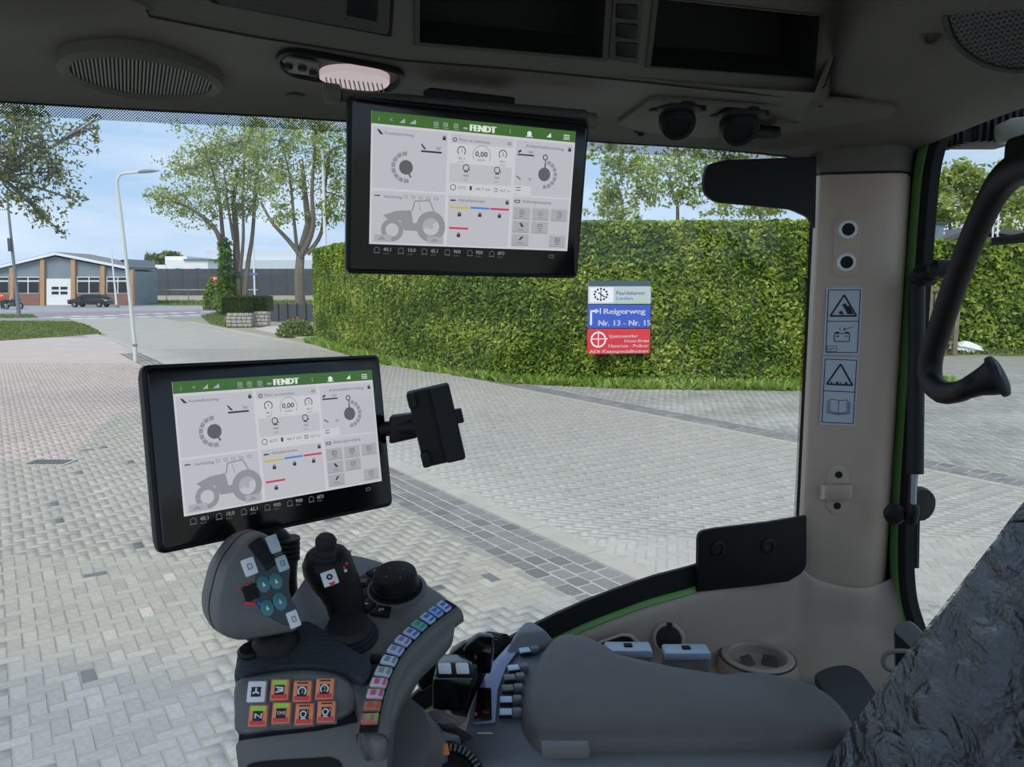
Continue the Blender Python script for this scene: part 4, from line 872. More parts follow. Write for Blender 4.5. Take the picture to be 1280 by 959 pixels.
# side panel: lofted sections along the sill
secs = []
def sill(X):
    for a, b in zip(GTs, GTs[1:]):
        if a.x <= X <= b.x: f = (X - a.x) / (b.x - a.x); return a.lerp(b, f)
    return GTs[-1]
for X in (-.2, -.08, .0, .08, .16, .25, .34, .42, .5, .555):
    g_ = sill(X); zt = glass_bot(g_) - .018; o = along(g_, 1)
    q = Vector((g_.x, g_.y, 0)); L = lambda d, z: q - o * d + Vector((0, 0, z))
    zl = min(2.035, zt - .06)
    secs.append([L(.006, zt + .004), L(.024, zt + .004), L(.036, zt - .010), L(.037, zt - .05), L(.038, (zt + zl) / 2), L(.043, zl + .015), L(.06, zl), L(.165, zl - .002), L(.185, zl - .02), L(.19, zl - .3)])
for (u, Y, zt) in ((1014, 1.522, 2.185), (1030, 1.508, 2.165), (1050, 1.503, 2.155), (1085, 1.492, 2.148), (1108, 1.489, 2.150), (1122, 1.50, 2.155)):
    p = at(u, 400, Y); X, Y = p.x, p.y
    secs.append([Vector((X, Y + .002, zt)), Vector((X, Y - .003, zt - .004)), Vector((X, Y - .006, zt - .03)), Vector((X, Y - .01, zt - .06)), Vector((X, Y - .016, 2.075)), Vector((X, Y - .035, 2.05)), Vector((X, Y - .07, 2.035)), Vector((X, Y - .2, 2.03)), Vector((X, Y - .25, 2.01)), Vector((X, Y - .26, 1.7))])
X = XR + .005
secs.append([Vector((X, 1.53, 2.16)), Vector((X, 1.52, 2.155)), Vector((X, 1.5, 2.13)), Vector((X, 1.47, 2.1)), Vector((X, 1.45, 2.075)), Vector((X, 1.43, 2.05)), Vector((X, 1.4, 2.035)), Vector((X, 1.28, 2.027)), Vector((X, 1.2, 2.0)), Vector((X, 1.18, 1.7))])
mk('side_panel', loft(secs, False, False), M_BEIGE, wall, sharp=80, sub=2)
mk('rear_quarter_panel', box((XR + .015, .95, 1.87), .02, .52, .2), M_BEIGE, wall, bevel=.01)

# --- rear window with seal and green frame (plane x = XR)
w2 = struct('window_2')
def rx(u, v, dx=0.0): return onX(u, v, XR + dx)
path = [Vector((XR, .98, 3.06)), Vector((XR, 1.2, 3.06)), Vector((XR, 1.38, 3.055)), Vector((XR, 1.455, 3.03)), Vector((XR, 1.492, 2.98)), Vector((XR, 1.503, 2.88)), Vector((XR, 1.505, 2.6)), Vector((XR, 1.505, 2.3)), Vector((XR, 1.49, 2.17)), Vector((XR, 1.45, 2.10)), Vector((XR, 1.36, 2.05)), Vector((XR, 1.1, 2.04)), Vector((XR, .4, 2.04))]
path = catmull(path, 4, False)
mk('pane', prism([p + Vector((.012, 0, 0)) for p in path] + [Vector((XR + .012, .4, 3.06))], (.004, 0, 0)), M_GLASS, w2, smooth=False)
def ribbon(name, path, o0, o1, d0, d1, m):
    loops = []
    for i, p in enumerate(path):
        d = (path[min(i + 1, len(path) - 1)] - path[max(i - 1, 0)]).normalized(); o = d.cross(Vector((1, 0, 0))).normalized()  # outwards
        loops.append([p + o * o0 + Vector((d0, 0, 0)), p + o * o0 + Vector((d1, 0, 0)), p + o * o1 + Vector((d1, 0, 0)), p + o * o1 + Vector((d0, 0, 0))])
    b = bmesh.new(); v_ = [[b.verts.new(q) for q in l] for l in loops]
    for k in range(len(loops) - 1):
        for i in range(4): b.faces.new((v_[k][i], v_[k + 1][i], v_[k + 1][(i + 1) % 4], v_[k][(i + 1) % 4]))
    return mk(name, b, m, w2)
SGN = 1 if (path[30] - path[28]).normalized().cross(Vector((1, 0, 0))).y > 0 else -1
ribbon('window_seal', path, -.018 * SGN, .012 * SGN, -.004, .014, M_MATTE)
ribbon('green_frame', path, .012 * SGN, .042 * SGN, -.006, .014, M_GREEN)
ribbon('inner_gasket', path, .041 * SGN, .11 * SGN, -.001, .012, M_MATTE)

# ================================================================== overhead unit with compartments
outer = [(178, -120), (180, 5), (187, 20), (252, 33), (323, 46.5), (402, 59), (500, 75), (640, 86), (820, 104), (889, 112), (985, 121), (1015, 119), (1031, 107), (1042, 74), (1051, 33), (1054, 0), (1056, -120)]
holes = [[(524, -90), (524, 52), (752, 72), (762, -90)], [(822, -2), (812, 82), (1017, 97), (1024, 20)]]
oh = thing('overhead_console', 'grey overhead unit with two dark open compartments', 'overhead unit', on(640, 90, plo))
def with_holes(outer, holes, pl, depth, bm):
    loops = [[on(u, v, pl) for u, v in outer]] + [[on(u, v, pl) for u, v in h] for h in holes]
    flat = [p for l in loops for p in l]; vsx = [bm.verts.new(p) for p in flat]
    for t in geometry.tessellate_polygon(loops):
        try: bm.faces.new([vsx[i] for i in t])
        except ValueError: pass
    return vsx, loops
bm = bmesh.new(); vv_, loops = with_holes([*outer], holes, plo, 0, bm)
nO = len(outer); bk = [bm.verts.new(p - plo[1] * .08) for p in loops[0]]
for i in range(nO): bm.faces.new((vv_[i], vv_[(i + 1) % nO], bk[(i + 1) % nO], bk[i]))
mk('face_plate', bm, M_LINER, oh, smooth=False)
for h in holes:
    pts = roundpoly([on(u, v, plo) for u, v in h], .006, 3); b = bmesh.new()
    a0 = [b.verts.new(p + plo[1] * .001) for p in [on(u, v, plo) for u, v in h]]; a1 = [b.verts.new(p.co - plo[1] * .085) for p in a0]; b.faces.new(a1)
    for i in range(4): b.faces.new((a0[i], a0[(i + 1) % 4], a1[(i + 1) % 4], a1[i]))
    mk('compartment', b, M_MATTE, oh, smooth=False)
    rim = bmesh.new(); c0 = [on(u, v, plo) for u, v in h]; cc = sum(c0, Vector()) / 4
    add_loft(rim, [[cc + (p - cc) * 1.0 for p in c0], [cc + (p - cc) * 1.0 + plo[1] * .003 for p in c0], [cc + (p - cc) * 1.05 + plo[1] * .003 for p in c0], [cc + (p - cc) * 1.06 for p in c0]], False); mk('compartment_rim', rim, M_LINERD, oh)
mk('seam', tube([on(u, v, plo) + plo[1] * .0005 for u, v in outer[:-1]], .0014, 5), M_MATTE, oh)
lid = mk('storage_lid', prism(roundpoly([on(u, v, plo) + plo[1] * .004 for u, v in ((240, -60), (272, 4), (485, 43), (491, -60))], .006, 4), -plo[1] * .01), M_LINERD, oh, bevel=.002)
mk('lid_pull', prism([on(u, v, plo) + plo[1] * .005 for u, v in ((435, -30), (432, 18), (470, 26), (474, -30))], -plo[1] * .006), M_BLACK, lid, bevel=.001)
mk('lid_gap', loft([[on(u, v, plo) + plo[1] * .0012 for u, v in ((230, -60), (264, 3), (489, 46), (497, -60))], [on(u, v, plo) - plo[1] * .001 for u, v in ((230, -60), (264, 3), (489, 46), (497, -60))]]), M_MATTE, oh)
sw = mk('switch_panel', prism([on(u, v, plo) + plo[1] * .003 for u, v in ((766, -10), (760, 74), (797, 79), (804, -10))], -plo[1] * .01), M_LINERD, oh, bevel=.002)
for v in (12, 36, 60): mk('rocker_switch', prism([on(u, w_, plo) + plo[1] * .006 for u, w_ in ((769, v - 9), (768, v + 9), (794, v + 12), (796, v - 7))], -plo[1] * .006), M_BLACK, sw, bevel=.002)

# plane that follows the soffit
pls = (Vector((0, 1.0, 3.01)), Vector((0, -.03, -1)).normalized())
def son(u, v, lift=0.0):
    d = ray(u, v); hit = BVH.ray_cast(CAM, d)
    p = hit[0] if hit[0] is not None else on(u, v, pls)
    return p + pls[1] * lift
# oval loudspeaker grille
spk = thing('oval_speaker', 'oval ribbed speaker grille in the headliner at the left', 'speaker', son(172, 80))
c_ = [(70, 68), (85, 54), (130, 49), (180, 54), (235, 68), (270, 85), (278, 98), (265, 108), (225, 111), (165, 108), (110, 95), (80, 82)]
ovo = catmull([son(u, v, .010) for u, v in c_], 4); oc = sum(ovo, Vector()) / len(ovo); pn = pls[1]
mk('bezel', loft([[p - pn * .018 for p in ovo], [p + pn * .002 for p in ovo], [oc + (p - oc) * .93 + pn * .007 for p in ovo], [oc + (p - oc) * .86 + pn * .003 for p in ovo], [oc + (p - oc) * .85 - pn * .004 for p in ovo]], False), M_LINER, spk)
mk('cone_cloth', prism([oc + (p - oc) * .90 - pn * .0005 for p in ovo], -pn * .012), M_MATTE, spk)
gb = bmesh.new(); inn = [oc + (p - oc) * .86 for p in ovo]; bk_ = lambda p: p.x * .9 + p.y * .44; xs = [bk_(p) for p in inn]; x0, x1 = min(xs), max(xs)
for i in range(1, 38):
    X = x0 + (x1 - x0) * i / 38; ys_ = []
    for a, b in zip(inn, inn[1:] + inn[:1]):
        if (bk_(a) - X) * (bk_(b) - X) < 0: f = (X - bk_(a)) / (bk_(b) - bk_(a)); ys_.append(a.lerp(b, f))
    if len(ys_) >= 2:
        ys_.sort(key=lambda p: p.y); add_tube(gb, [ys_[0] + pn * .001, ys_[-1] + pn * .001], .0012, 5)
tag(mk('grille', gb, mat('grille_grey', S(128, 126, 120), .6), spk), kind='stuff')
# cabin light
lt_ = thing('cabin_light', 'oblong cabin light with clear ribbed lens in the headliner', 'light', son(425, 87))
ol = catmull([son(u, v, .003) for u, v in ((346, 76), (350, 63), (372, 60), (430, 70), (490, 82), (505, 92), (495, 107), (470, 109), (420, 100), (365, 90))], 4); lc_ = sum(ol, Vector()) / len(ol)
mk('housing', loft([[p - pn * .01 for p in ol], [p + pn * .002 for p in ol], [lc_ + (p - lc_) * .95 + pn * .004 for p in ol], [lc_ + (p - lc_) * .9 - pn * .004 for p in ol]]), M_BLACK, lt_)
ln = catmull([son(u, v, .006) for u, v in ((400, 91), (408, 82), (440, 80), (475, 87), (487, 95), (478, 104), (455, 106), (425, 101))], 4); nc = sum(ln, Vector()) / len(ln)
M_LENS = mat('lamp_lens', S(244, 226, 226), .25, emit=.36, noise=0)
mk('lens', loft([[p - pn * .006 for p in ln], [p + pn * .002 for p in ln], [nc + (p - nc) * .7 + pn * .004 for p in ln], [nc + (p - nc) * .2 + pn * .0045 for p in ln]]), M_LENS, lt_)
rb = bmesh.new()
for i in range(13): u = 407 + i * 5.8; add_tube(rb, [son(u, 84 + i * .7, .0125), son(u + 3, 99 + i * .35, .0125)], .0009, 4)
tag(mk('lens_ribs', rb, mat('lens_shadow', S(150, 128, 128), .4), lt_), kind='stuff')
mk('switch_plate', prism([son(u, v, .005) for u, v in ((352, 70), (358, 66), (398, 74), (396, 91), (360, 86))], -pn * .003), mat('lamp_plate', S(92, 92, 92), .5), lt_, bevel=.001)
for u, v in ((360, 76), (378, 78), (392, 84)): mk('switch', lathe(son(u, v, .006), pn, [(.006, 0), (.005, .004), (.002, .005)], 10), M_BLACK, lt_)
tag(mk('blanking_plug', lathe(son(369, 119, -.002), pn, [(.012, 0), (.012, .004), (.009, .005)], 16), M_LINERD), 'small round grey plug in the headliner below the cabin light', 'plug')
# right-hand round loudspeaker
prs = PL(1290, 5, .93, (-.45, -.55, -.7)); sp2 = thing('round_speaker', 'round perforated speaker at the upper right of the headliner', 'speaker', on(1290, 5, prs))
cs_ = on(1292, -4, prs) + prs[1] * .01; x_, y_, z_ = frame_of(prs[1])
m = bpy.data.materials.new('perforated_grille'); m.use_nodes = True; t = m.node_tree; b = t.nodes['Principled BSDF']; tcn = t.nodes.new('ShaderNodeTexCoord'); vo = t.nodes.new('ShaderNodeTexVoronoi'); vo.inputs['Scale'].default_value = 240; vo.inputs['Randomness'].default_value = .1
rmp = t.nodes.new('ShaderNodeValToRGB'); rmp.color_ramp.elements[0].position = .36; rmp.color_ramp.elements[0].color = (.004, .004, .004, 1); rmp.color_ramp.elements[1].position = .5; rmp.color_ramp.elements[1].color = S(84, 82, 82)
t.links.new(tcn.outputs['Object'], vo.inputs['Vector']); t.links.new(vo.outputs['Distance'], rmp.inputs[0]); t.links.new(rmp.outputs[0], b.inputs['Base Color']); b.inputs['Roughness'].default_value = .6
mk('grille', lathe(cs_, prs[1], [(.0001, .006), (.05, .004), (.082, -.002), (.084, -.01)], 40), m, sp2); mk('surround', lathe(cs_, prs[1], [(.083, -.012), (.084, .0), (.088, .001), (.092, -.006)], 40), M_LINERD, sp2)
tag(mk('coat_hook', lathe(on(1164, 46, PL(1164, 46, 1.03, (-.4, -.5, -.75))), (-.4, -.5, -.75), [(.011, -.008), (.011, .002), (.007, .004), (.007, .001), (.0001, .001)], 14), M_LINERD), 'tiny round recessed fixing in the headliner beside the round speaker', 'fixing')
# accessory panel with two device sockets
ap = thing('accessory_panel', 'headliner panel with two black accessory sockets above the window', 'panel', son(930, 140))
mk('plate', prism(roundpoly([son(u, v, .007) for u, v in ((772, 150), (814, 119), (960, 131), (1034, 120.5), (1110, 126), (1121, 132), (1114, 141), (1000, 158), (880, 168), (800, 160))], .012, 4), -pn * .008), M_LINER, ap, bevel=.0015)
for (u, v, s) in ((847, 130, 1.0), (925, 137, 1.1)):
    b_ = son(u, v, .004); so = mk('socket', lathe(b_, pn, [(.034 * s, 0), (.034 * s, .006), (.027 * s, .009), (.02 * s, .012), (.02 * s, .02)], 24), M_BLACK, ap)
    ax = Vector((.0, -.75, -.66)).normalized(); c2 = b_ + pn * .022
    mk('cap', lathe(c2 - ax * .012, ax, [(.026 * s, 0), (.027 * s, .016), (.024 * s, .022), (.018 * s, .023), (.017 * s, .021), (.0001, .021)], 24), M_BLACK, so)
    for d in (-1, 1): mk('flange_ear', lathe(b_ + Vector((d * .033 * s, 0, 0)), pn, [(.009, 0), (.009, .007), (.006, .008)], 12), M_BLACK, so)
mk('swivel_arm', tube([son(940, 147, .022), son(965, 150, .02), son(975, 150, .018)], [.012, .011, .008], 10), M_BLACK, ap)
mk('oval_button', lathe(son(808, 147, .004), pn, [(.02, 0), (.02, .002), (.016, .004), (.0001, .005)], 20), M_LINERD, ap)
mk('indicator', lathe(son(801, 164, .0), pn, [(.011, 0), (.010, .003), (.005, .004), (.005, .008), (.0001, .009)], 14), M_BLACK, ap)
mk('connector', prism([son(u, v, .006) for u, v in ((1038, 131), (1062, 132), (1072, 136), (1050, 138))], -pn * .004), M_BLACK, ap, bevel=.001)
mk('connector_pin', prism([son(u, v, .0075) for u, v in ((1048, 135), (1066, 135.5), (1066, 137.5), (1050, 137.5))], -pn * .002), M_SILVER, ap)
for (u, v) in ((1026, 129), (1096, 134), (830, 121), (957, 135)): mk('screw', lathe(son(u, v, .004), pn, [(.004, 0), (.004, .001)], 8), M_MATTE, ap)
mk('emblem_line', tube(catmull([son(970, 143, .004), son(990, 150, .004), (son(1030, 146, .004)), son(1038, 138, .004)], 5, False), .0012, 5), M_LINERD, ap)

# ================================================================== terminals
E1 = 0.60
M_SCRW = mat('screen_white', S(214, 214, 220), .3, emit=E1); M_SCRP = mat('screen_panel', S(198, 198, 206), .3, emit=E1); M_SCRG = mat('screen_green', S(62, 108, 40), .3, emit=E1); M_SCRD = mat('screen_grey', S(150, 150, 156), .3, emit=E1); M_SCRK = mat('screen_ink', S(52, 52, 58), .3, emit=.5); M_SCRM = mat('screen_midgrey', S(176, 176, 182), .3, emit=E1)
M_SCRY = mat('screen_yellow', S(206, 190, 70), .3, emit=E1); M_SCRB = mat('screen_blue', S(78, 128, 226), .3, emit=E1); M_SCRR = mat('screen_red', S(208, 54, 70), .3, emit=E1); M_SCRT = mat('screen_dim_text', S(110, 112, 116), .3, emit=.45)
def terminal(name, label, c, ux, n, w, h, su0, su1, sv0, sv1, mount):
    c, ux, n = Vector(c), Vector(ux).normalized(), Vector(n).normalized(); n = (n - ux * n.dot(ux)).normalized(); uz = n.cross(ux)
    if uz.z < 0: uz = -uz
    root = thing(name, label, 'monitor', c - uz * h / 2)
    L = lambda x, z, d=0: c + ux * x + uz * z + n * d
    def rr(m_, d, r): return roundpoly([L(-w / 2 + m_, h / 2 - m_, d), L(w / 2 - m_, h / 2 - m_, d), L(w / 2 - m_, -h / 2 + m_, d), L(-w / 2 + m_, -h / 2 + m_, d)], r, 5)
    mk('housing', loft([rr(.02, -.034, .012), rr(.004, -.028, .012), rr(0, -.012, .01), rr(0, -.003, .01), rr(.003, 0, .009)]), M_BLACK, root)
    gl = mk('cover_glass', loft([rr(.004, -.002, .008), rr(.0045, .0012, .008), rr(.006, .0016, .007)]), M_GLOSSBLK, root)
    ow, oh_ = (su1 - su0) * w, (sv1 - sv0) * h
    o = L(-w / 2 + su0 * w, h / 2 - sv0 * h, .0018)
    scr = mk('screen', loft([[o, o + ux * ow, o + ux * ow - uz * oh_ * .905, o - uz * oh_ * .905], [o + n * .0004, o + ux * ow + n * .0004, o + ux * ow - uz * oh_ * .905 + n * .0004, o - uz * oh_ * .905 + n * .0004]]), M_SCRW, root, smooth=False)
    f = Flat(o + n * .0005, ux, uz, n, ow, oh_)
    f.rect(0, 0, 1, .082, M_SCRG)
    f.text('FENDT', .455, .07, .045, M_WHITES, wide=.125, bold=.09)
    for u in (.03, .08): f.text('i' if u < .05 else '<', u, .062, .03, M_SCRM)
    f.poly([(.125, .062), (.15, .062), (.15, .03)], M_SCRM, 2); f.poly([(.17, .062), (.2, .03), (.2, .062)], M_SCRM, 2)
    for u in (.285, .33, .38): f.frame(u, .034, u + .018, .056, .003, M_SCRM); f.rect(u - .002, .067, u + .024, .071, M_SCRM, 2); f.line(u + .004, .045, u + .014, .045, .003, M_SCRM)
    f.rect(.425, .05, .445, .062, M_SCRM, 2); f.text('I', .652, .062, .03, M_SCRM); f.ring(.755, .05, 0, .012, M_WHITES); f.rect(.738, .066, .772, .072, M_WHITES, 2); f.poly([(.845, .062), (.87, .062), (.866, .03)], M_WHITES, 2)
    for v in (.032, .046, .06): f.rect(.935, v, .968, v + .006, M_WHITES, 2)
    # frames
    B = .905
    for (u0, v0, u1, v1) in ((.008, .1, .352, .515), (.008, .53, .352, B - .012), (.366, .1, .676, .512), (.366, .53, .676, B - .012), (.69, .1, .992, .5), (.69, .51, .992, B - .012)): f.rect(u0, v0, u1, v1, M_SCRP, 1)
    for (u, v, s, wd_) in ((.06, .148, 'Fronthefinrichting', .13), (.06, .578, 'Verlichting', .085), (.405, .148, 'Motor en transmissie', .15), (.74, .148, 'Achterhefinrichting', .20), (.74, .553, 'Bedieningstoewijzing', .15), (.415, .572, 'Hydrauliekventielen', .13)): f.text(s, u, v, .021, M_SCRT, 3, wide=wd_)
    f.poly([(.025, .118), (.035, .118), (.055, .15), (.04, .15)], M_SCRK, 3); f.ring(.386, .14, .006, .01, M_SCRK, 3, n=12); f.line(.02, .565, .045, .565, .005, M_SCRK); f.frame(.7, .538, .725, .555, .004, M_SCRK); f.poly([(.376, .562), (.4, .562), (.405, .57), (.376, .574)], M_SCRK, 3)
    def lock(u, v, s=1): f.rect(u - .009 * s, v, u + .009 * s, v + .022 * s, M_SCRK, 3); f.ring(u, v, .004 * s, .008 * s, M_SCRK, 3, 0, 180, 8)
    for (u, v) in ((.335, .132), (.972, .132), (.66, .555)): lock(u, v, .9)
    f.frame(.648, .128, .664, .142, .003, M_SCRT)
    # front linkage dial
    def dial(u, v, a0, a1, hand):
        for i in range(8): f.ring(u, v, .05, .068, M_SCRD, 3, a0 + (a1 - a0) * i / 8 + 2, a0 + (a1 - a0) * (i + 1) / 8 - 2, 3)
        f.ring(u, v, 0, .032, M_SCRT, 3); f.line(u, v, u + .05 * math.cos(R(hand)), v - .07 * math.sin(R(hand)) * 1.1, .008, M_SCRT, 4)
    dial(.16, .36, 85, 285, -62); f.ring(.16, .36, 0, .03, M_SCRT, 3)
    f.poly([(.225, .19), (.232, .19), (.252, .225), (.24, .225)], M_SCRK, 3); f.line(.228, .24, .325, .24, .008, M_SCRK, 3); f.text('90°', .298, .225, .022, M_SCRT)
    dial(.845, .335, -95, 80, 88); f.ring(.845, .21, .008, .014, M_SCRT, 3); f.line(.843, .335, .848, .225, .006, M_SCRT, 3); f.poly([(.7, .185), (.712, .17), (.722, .175), (.708, .195)], M_SCRK, 3); f.line(.7, .205, .785, .205, .007, M_SCRK, 3); f.text('100', .752, .192, .02, M_SCRT)
    f.text('78', .76, .39, .02, M_SCRT); f.line(.7, .36, .722, .385, .006, M_SCRT, 3); f.rect(.69, .43, .78, .495, M_SCRW, 2); f.line(.7, .445, .725, .445, .004, M_SCRT, 3); f.line(.7, .465, .725, .465, .004, M_SCRT, 3)
    # engine / speed panel
    f.rect(.366, .165, .676, .305, M_SCRW, 2); f.rect(.366, .44, .676, .512, M_SCRW, 2)
    f.ring(.52, .235, .042, .045, M_SCRD, 3, -30, 210, 24); f.text('0,00', .487, .245, .038, M_SCRK, wide=.06, bold=.02); f.text('km/h', .5, .275, .016, M_SCRT, wide=.036)
    for u, s in ((.42, '1'), (.625, '2')):
        f.ring(u, .215, .017, .021, M_SCRK, 3, -50, 230, 16); f.text(s, u - .005, .226, .026, M_SCRK); f.text('40,1', u - .015, .275, .017, M_SCRT, wide=.03); f.text('km/h', u - .014, .297, .012, M_SCRT, wide=.027)
    for u, s in ((.445, ''), (.6, '')):
        f.ring(u, .33, .012, .016, M_SCRK, 3, 20, 380, 14); f.line(u + .012, .33, u + .018, .35, .004, M_SCRK, 3); f.rect(u - .01, .355, u + .012, .362, M_SCRK, 3); f.text('900', u - .012, .395, .017, M_SCRT, wide=.026); f.text('rpm', u - .01, .42, .012, M_SCRT, wide=.02)
    f.ring(.386, .475, .011, .014, M_SCRK, 3, n=14); f.text('AUTO', .41, .484, .02, M_SCRT, wide=.04); f.rect(.467, .458, .478, .488, M_SCRK, 3); f.text('40,7 l/h', .495, .484, .018, M_SCRT, wide=.075); f.frame(.59, .465, .606, .485, .004, M_SCRT); f.text('10,7 m', .615, .484, .018, M_SCRT, wide=.05)
    # valve bars
    for i, (m_, u0, v) in enumerate(((M_SCRY, .374, .61), (M_SCRB, .476, .606), (M_SCRR, .576, .606), (M_SCRR, .374, .76))): f.rect(u0, v, u0 + .095, v + .014, m_, 3); lock(u0 + .048, v + .05, .95)
    # tractor pictogram
    f.poly([(.06, .70), (.12, .665), (.19, .655), (.2, .745), (.235, .745), (.235, .80), (.16, .80), (.14, .73), (.08, .725)], M_SCRD, 3)
    f.line(.195, .66, .205, .59, .006, M_SCRD, 3); f.line(.205, .59, .275, .58, .006, M_SCRD, 3); f.line(.275, .58, .305, .68, .006, M_SCRD, 3); f.line(.235, .66, .225, .6, .003, M_SCRD, 3); f.poly([(.235, .8), (.225, .72), (.27, .67), (.32, .665), (.345, .70)], M_SCRM, 2)
    f.ring(.103, .80, .03, .052, M_SCRD, 4); f.ring(.285, .765, .04, .07, M_SCRD, 4); f.ring(.285, .765, 0, .012, M_SCRM, 4)
    for u in (.155, .19, .225, .26, .3): f.frame(u, .555, u + .016, .572, .003, M_SCRD)
    f.rect(.02, .835, .1, .885, M_SCRM, 5); f.rect(.27, .835, .345, .885, M_SCRM, 5)
    for u in (.035, .285): f.poly([(u, .872), (u + .02, .845), (u + .04, .872)], M_SCRD, 6)
    # softkeys
    for (u, v) in ((.695, .59), (.795, .59), (.895, .59), (.695, .69), (.795, .69), (.695, .79), (.895, .79)):
        f.rect(u, v, u + .088, v + .085, M_SCRM, 2); f.line(u, v + .085, u + .088, v + .085, .004, M_SCRD, 3)
        if u < .7 and v > .6: f.poly([(u + .035, v + .015), (u + .045, v + .015), (u + .06, v + .045), (u + .045, v + .045)] if v < .75 else [(u + .035, v + .045), (u + .05, v + .015), (u + .06, v + .02), (u + .045, v + .045)], M_SCRK, 3); f.text('Auto', u + .03, v + .072, .016, M_SCRT, wide=.03)
        else: f.frame(u + .034, v + .02, u + .056, v + .05, .004, M_SCRT); f.line(u + .038, v + .035, u + .052, v + .035, .004, M_SCRT); f.line(u + .034, v + .066, u + .056, v + .066, .004, M_SCRT)
    # status row under the lit area
    for i, s in enumerate(('40,1', '10,0', '45,1', '900', '900', '687,0')):
        u = .02 + i * .112; f.ring(u + .015, .945, .011, .014, M_SCRT, 1, -40, 220, 12); f.line(u, .965, u + .03, .965, .004, M_SCRT, 1); f.text(s, u + .045, .952, .026, M_WHITES2, 1, wide=.035); f.text('km/h' if i < 2 else 'l/h', u + .045, .975, .013, M_SCRT, 1, wide=.025)
    f.frame(.9, .94, .925, .96, .003, M_SCRT)
    f.done(scr)
    mount(root, L, n, ux, uz)
    return root
M_WHITES = mat('screen_bright', S(236, 240, 236), .3, emit=.6); M_WHITES2 = mat('screen_text_grey', S(170, 172, 176), .3, emit=.5)
def mount1(root, L, n, ux, uz):
    mk('mounting_arm', tube(catmull([L(-.03, -.02, -.04), L(-.02, -.1, -.06), at(357, 680, 1.04), at(359, 725, 1.03), at(362, 760, 1.02)], 4, False), [.02, .02, .02, .018, .018, .018, .016, .014, .013, .013, .013, .013, .013, .013, .013, .013, .013], 10), M_BLACK, root)
    for i in range(5): mk('arm_rib', tube([at(360, 672 + i * 6, 1.035), at(360, 675 + i * 6, 1.035)], .0165, 10), M_RUBBER, root)
    mk('back_plate', box(L(-.01, -.02, -.04), .05, .012, .05, ux, n, uz), M_BLACK, root, bevel=.004)
terminal('display_terminal', 'black touchscreen terminal mounted above the joysticks', (-.298, .998, 2.544), (.711, .703, -.027), (.697, -.699, .159), .33, .219, .095, .945, .098, .90, mount1)
def mount2(root, L, n, ux, uz):
    rl = mk('mounting_rail', tube([L(-.172, .108, -.014), L(.165, .116, -.014)], .008, 12), M_LINERD, root)
    for s in (-.185, .17): mk('end_cap', lathe(L(s, .109, -.014), ux, [(.008, -.008), (.012, -.006), (.012, .010), (.008, .012)], 14), M_LINER, rl)
    mk('bracket', box(L(0, .11, -.03), .06, .015, .02, ux, n, uz), M_BLACK, root, bevel=.003)
terminal('display_terminal', 'black touchscreen terminal hanging from the headliner', (-.052, 1.064, 2.867), (.923, .385, -.017), (.381, -.918, -.11), .332, .217, .085, .935, .075, .90, mount2)

# phone holder on its arm
ph = thing('phone_holder', 'black spring-clamp phone holder on an arm beside the lower terminal', 'phone holder', at(545, 585, 1.06))
pex, pez, pn_ = Vector((.974, .07, .214)), Vector((-.215, .01, .977)), Vector((.066, -.997, .025)); pc = Vector((-.105, 1.069, 2.554))
pq = lambda x, z, d=0: pc + pex * x + pez * z + pn_ * d
def pr(x0, x1, z0, z1, d, r=.005): return roundpoly([pq(x0, z1, d), pq(x1, z1, d), pq(x1, z0, d), pq(x0, z0, d)], r, 4)
mk('back_shell', loft([pr(-.029, .029, -.054, .054, -.018), pr(-.030, .030, -.055, .055, -.006), pr(-.028, .028, -.053, .053, 0)]), M_BLACK, ph)
mk('sliding_jaw', loft([pr(.002, .030, -.055, .053, 0), pr(.003, .029, -.054, .052, .003)]), M_RUBBER, ph)
mk('jaw_gap', box(pq(.0, 0, .0008), .0008, .001, .052, pex, pn_, pez), M_MATTE, ph)
for z in (-.042, .042): mk('grip_pad', box(pq(-.024, z, .004), .006, .006, .011, pex, pn_, pez), M_RUBBER, ph, bevel=.003)
mk('release_tab', box(pq(.033, .006, -.004), .006, .006, .01, pex, pn_, pez), M_RUBBER, ph, bevel=.002)
mk('arm', prism([at(486, 521, 1.10), at(520, 517, 1.09), at(522, 548, 1.09), at(486, 556, 1.10)], (0, .022, 0)), M_BLACK, ph, bevel=.004)

mk('arm_link', tube([(-.241, 1.115, 2.535), (-.17, 1.112, 2.543), (-.128, 1.088, 2.55)], .011, 10), M_BLACK, ph)

# ================================================================== joystick console
plt = PL(497, 735, .98, (0.0, -.27, .963)); TN = plt[1]
def tp(u, v, l=0.0): return on(u, v, plt) + TN * l
con = thing('control_console', 'dark grey joystick console with coloured function keys', 'control console', at(430, 959, .8))
body = [(294, 838), (297, 815), (318, 800), (350, 786), (363, 745), (385, 712), (412, 693), (440, 690), (475, 698), (529, 724), (558, 743), (569, 762), (569, 783), (553, 802), (524, 829), (502, 864), (488, 908), (483, 928), (468, 932), (456, 915), (448, 873), (438, 857), (416, 847), (373, 843), (320, 848), (296, 853)]
bo = roundpoly([tp(u, v) for u, v in body], .012, 3); bc = sum(bo, Vector()) / len(bo)
mk('body', loft([[p + Vector((0, .01, -.22)) + (bc - p) * .62 for p in bo], [p + Vector((0, .004, -.10)) + (bc - p) * .52 for p in bo], [p + Vector((0, .002, -.042)) + (bc - p) * .25 for p in bo], [p + Vector((0, 0, -.022)) + (bc - p) * .02 for p in bo], [p - TN * .006 for p in bo], [p + (bc - p).normalized() * .007 for p in bo]]), M_CONS, con, sharp=55)
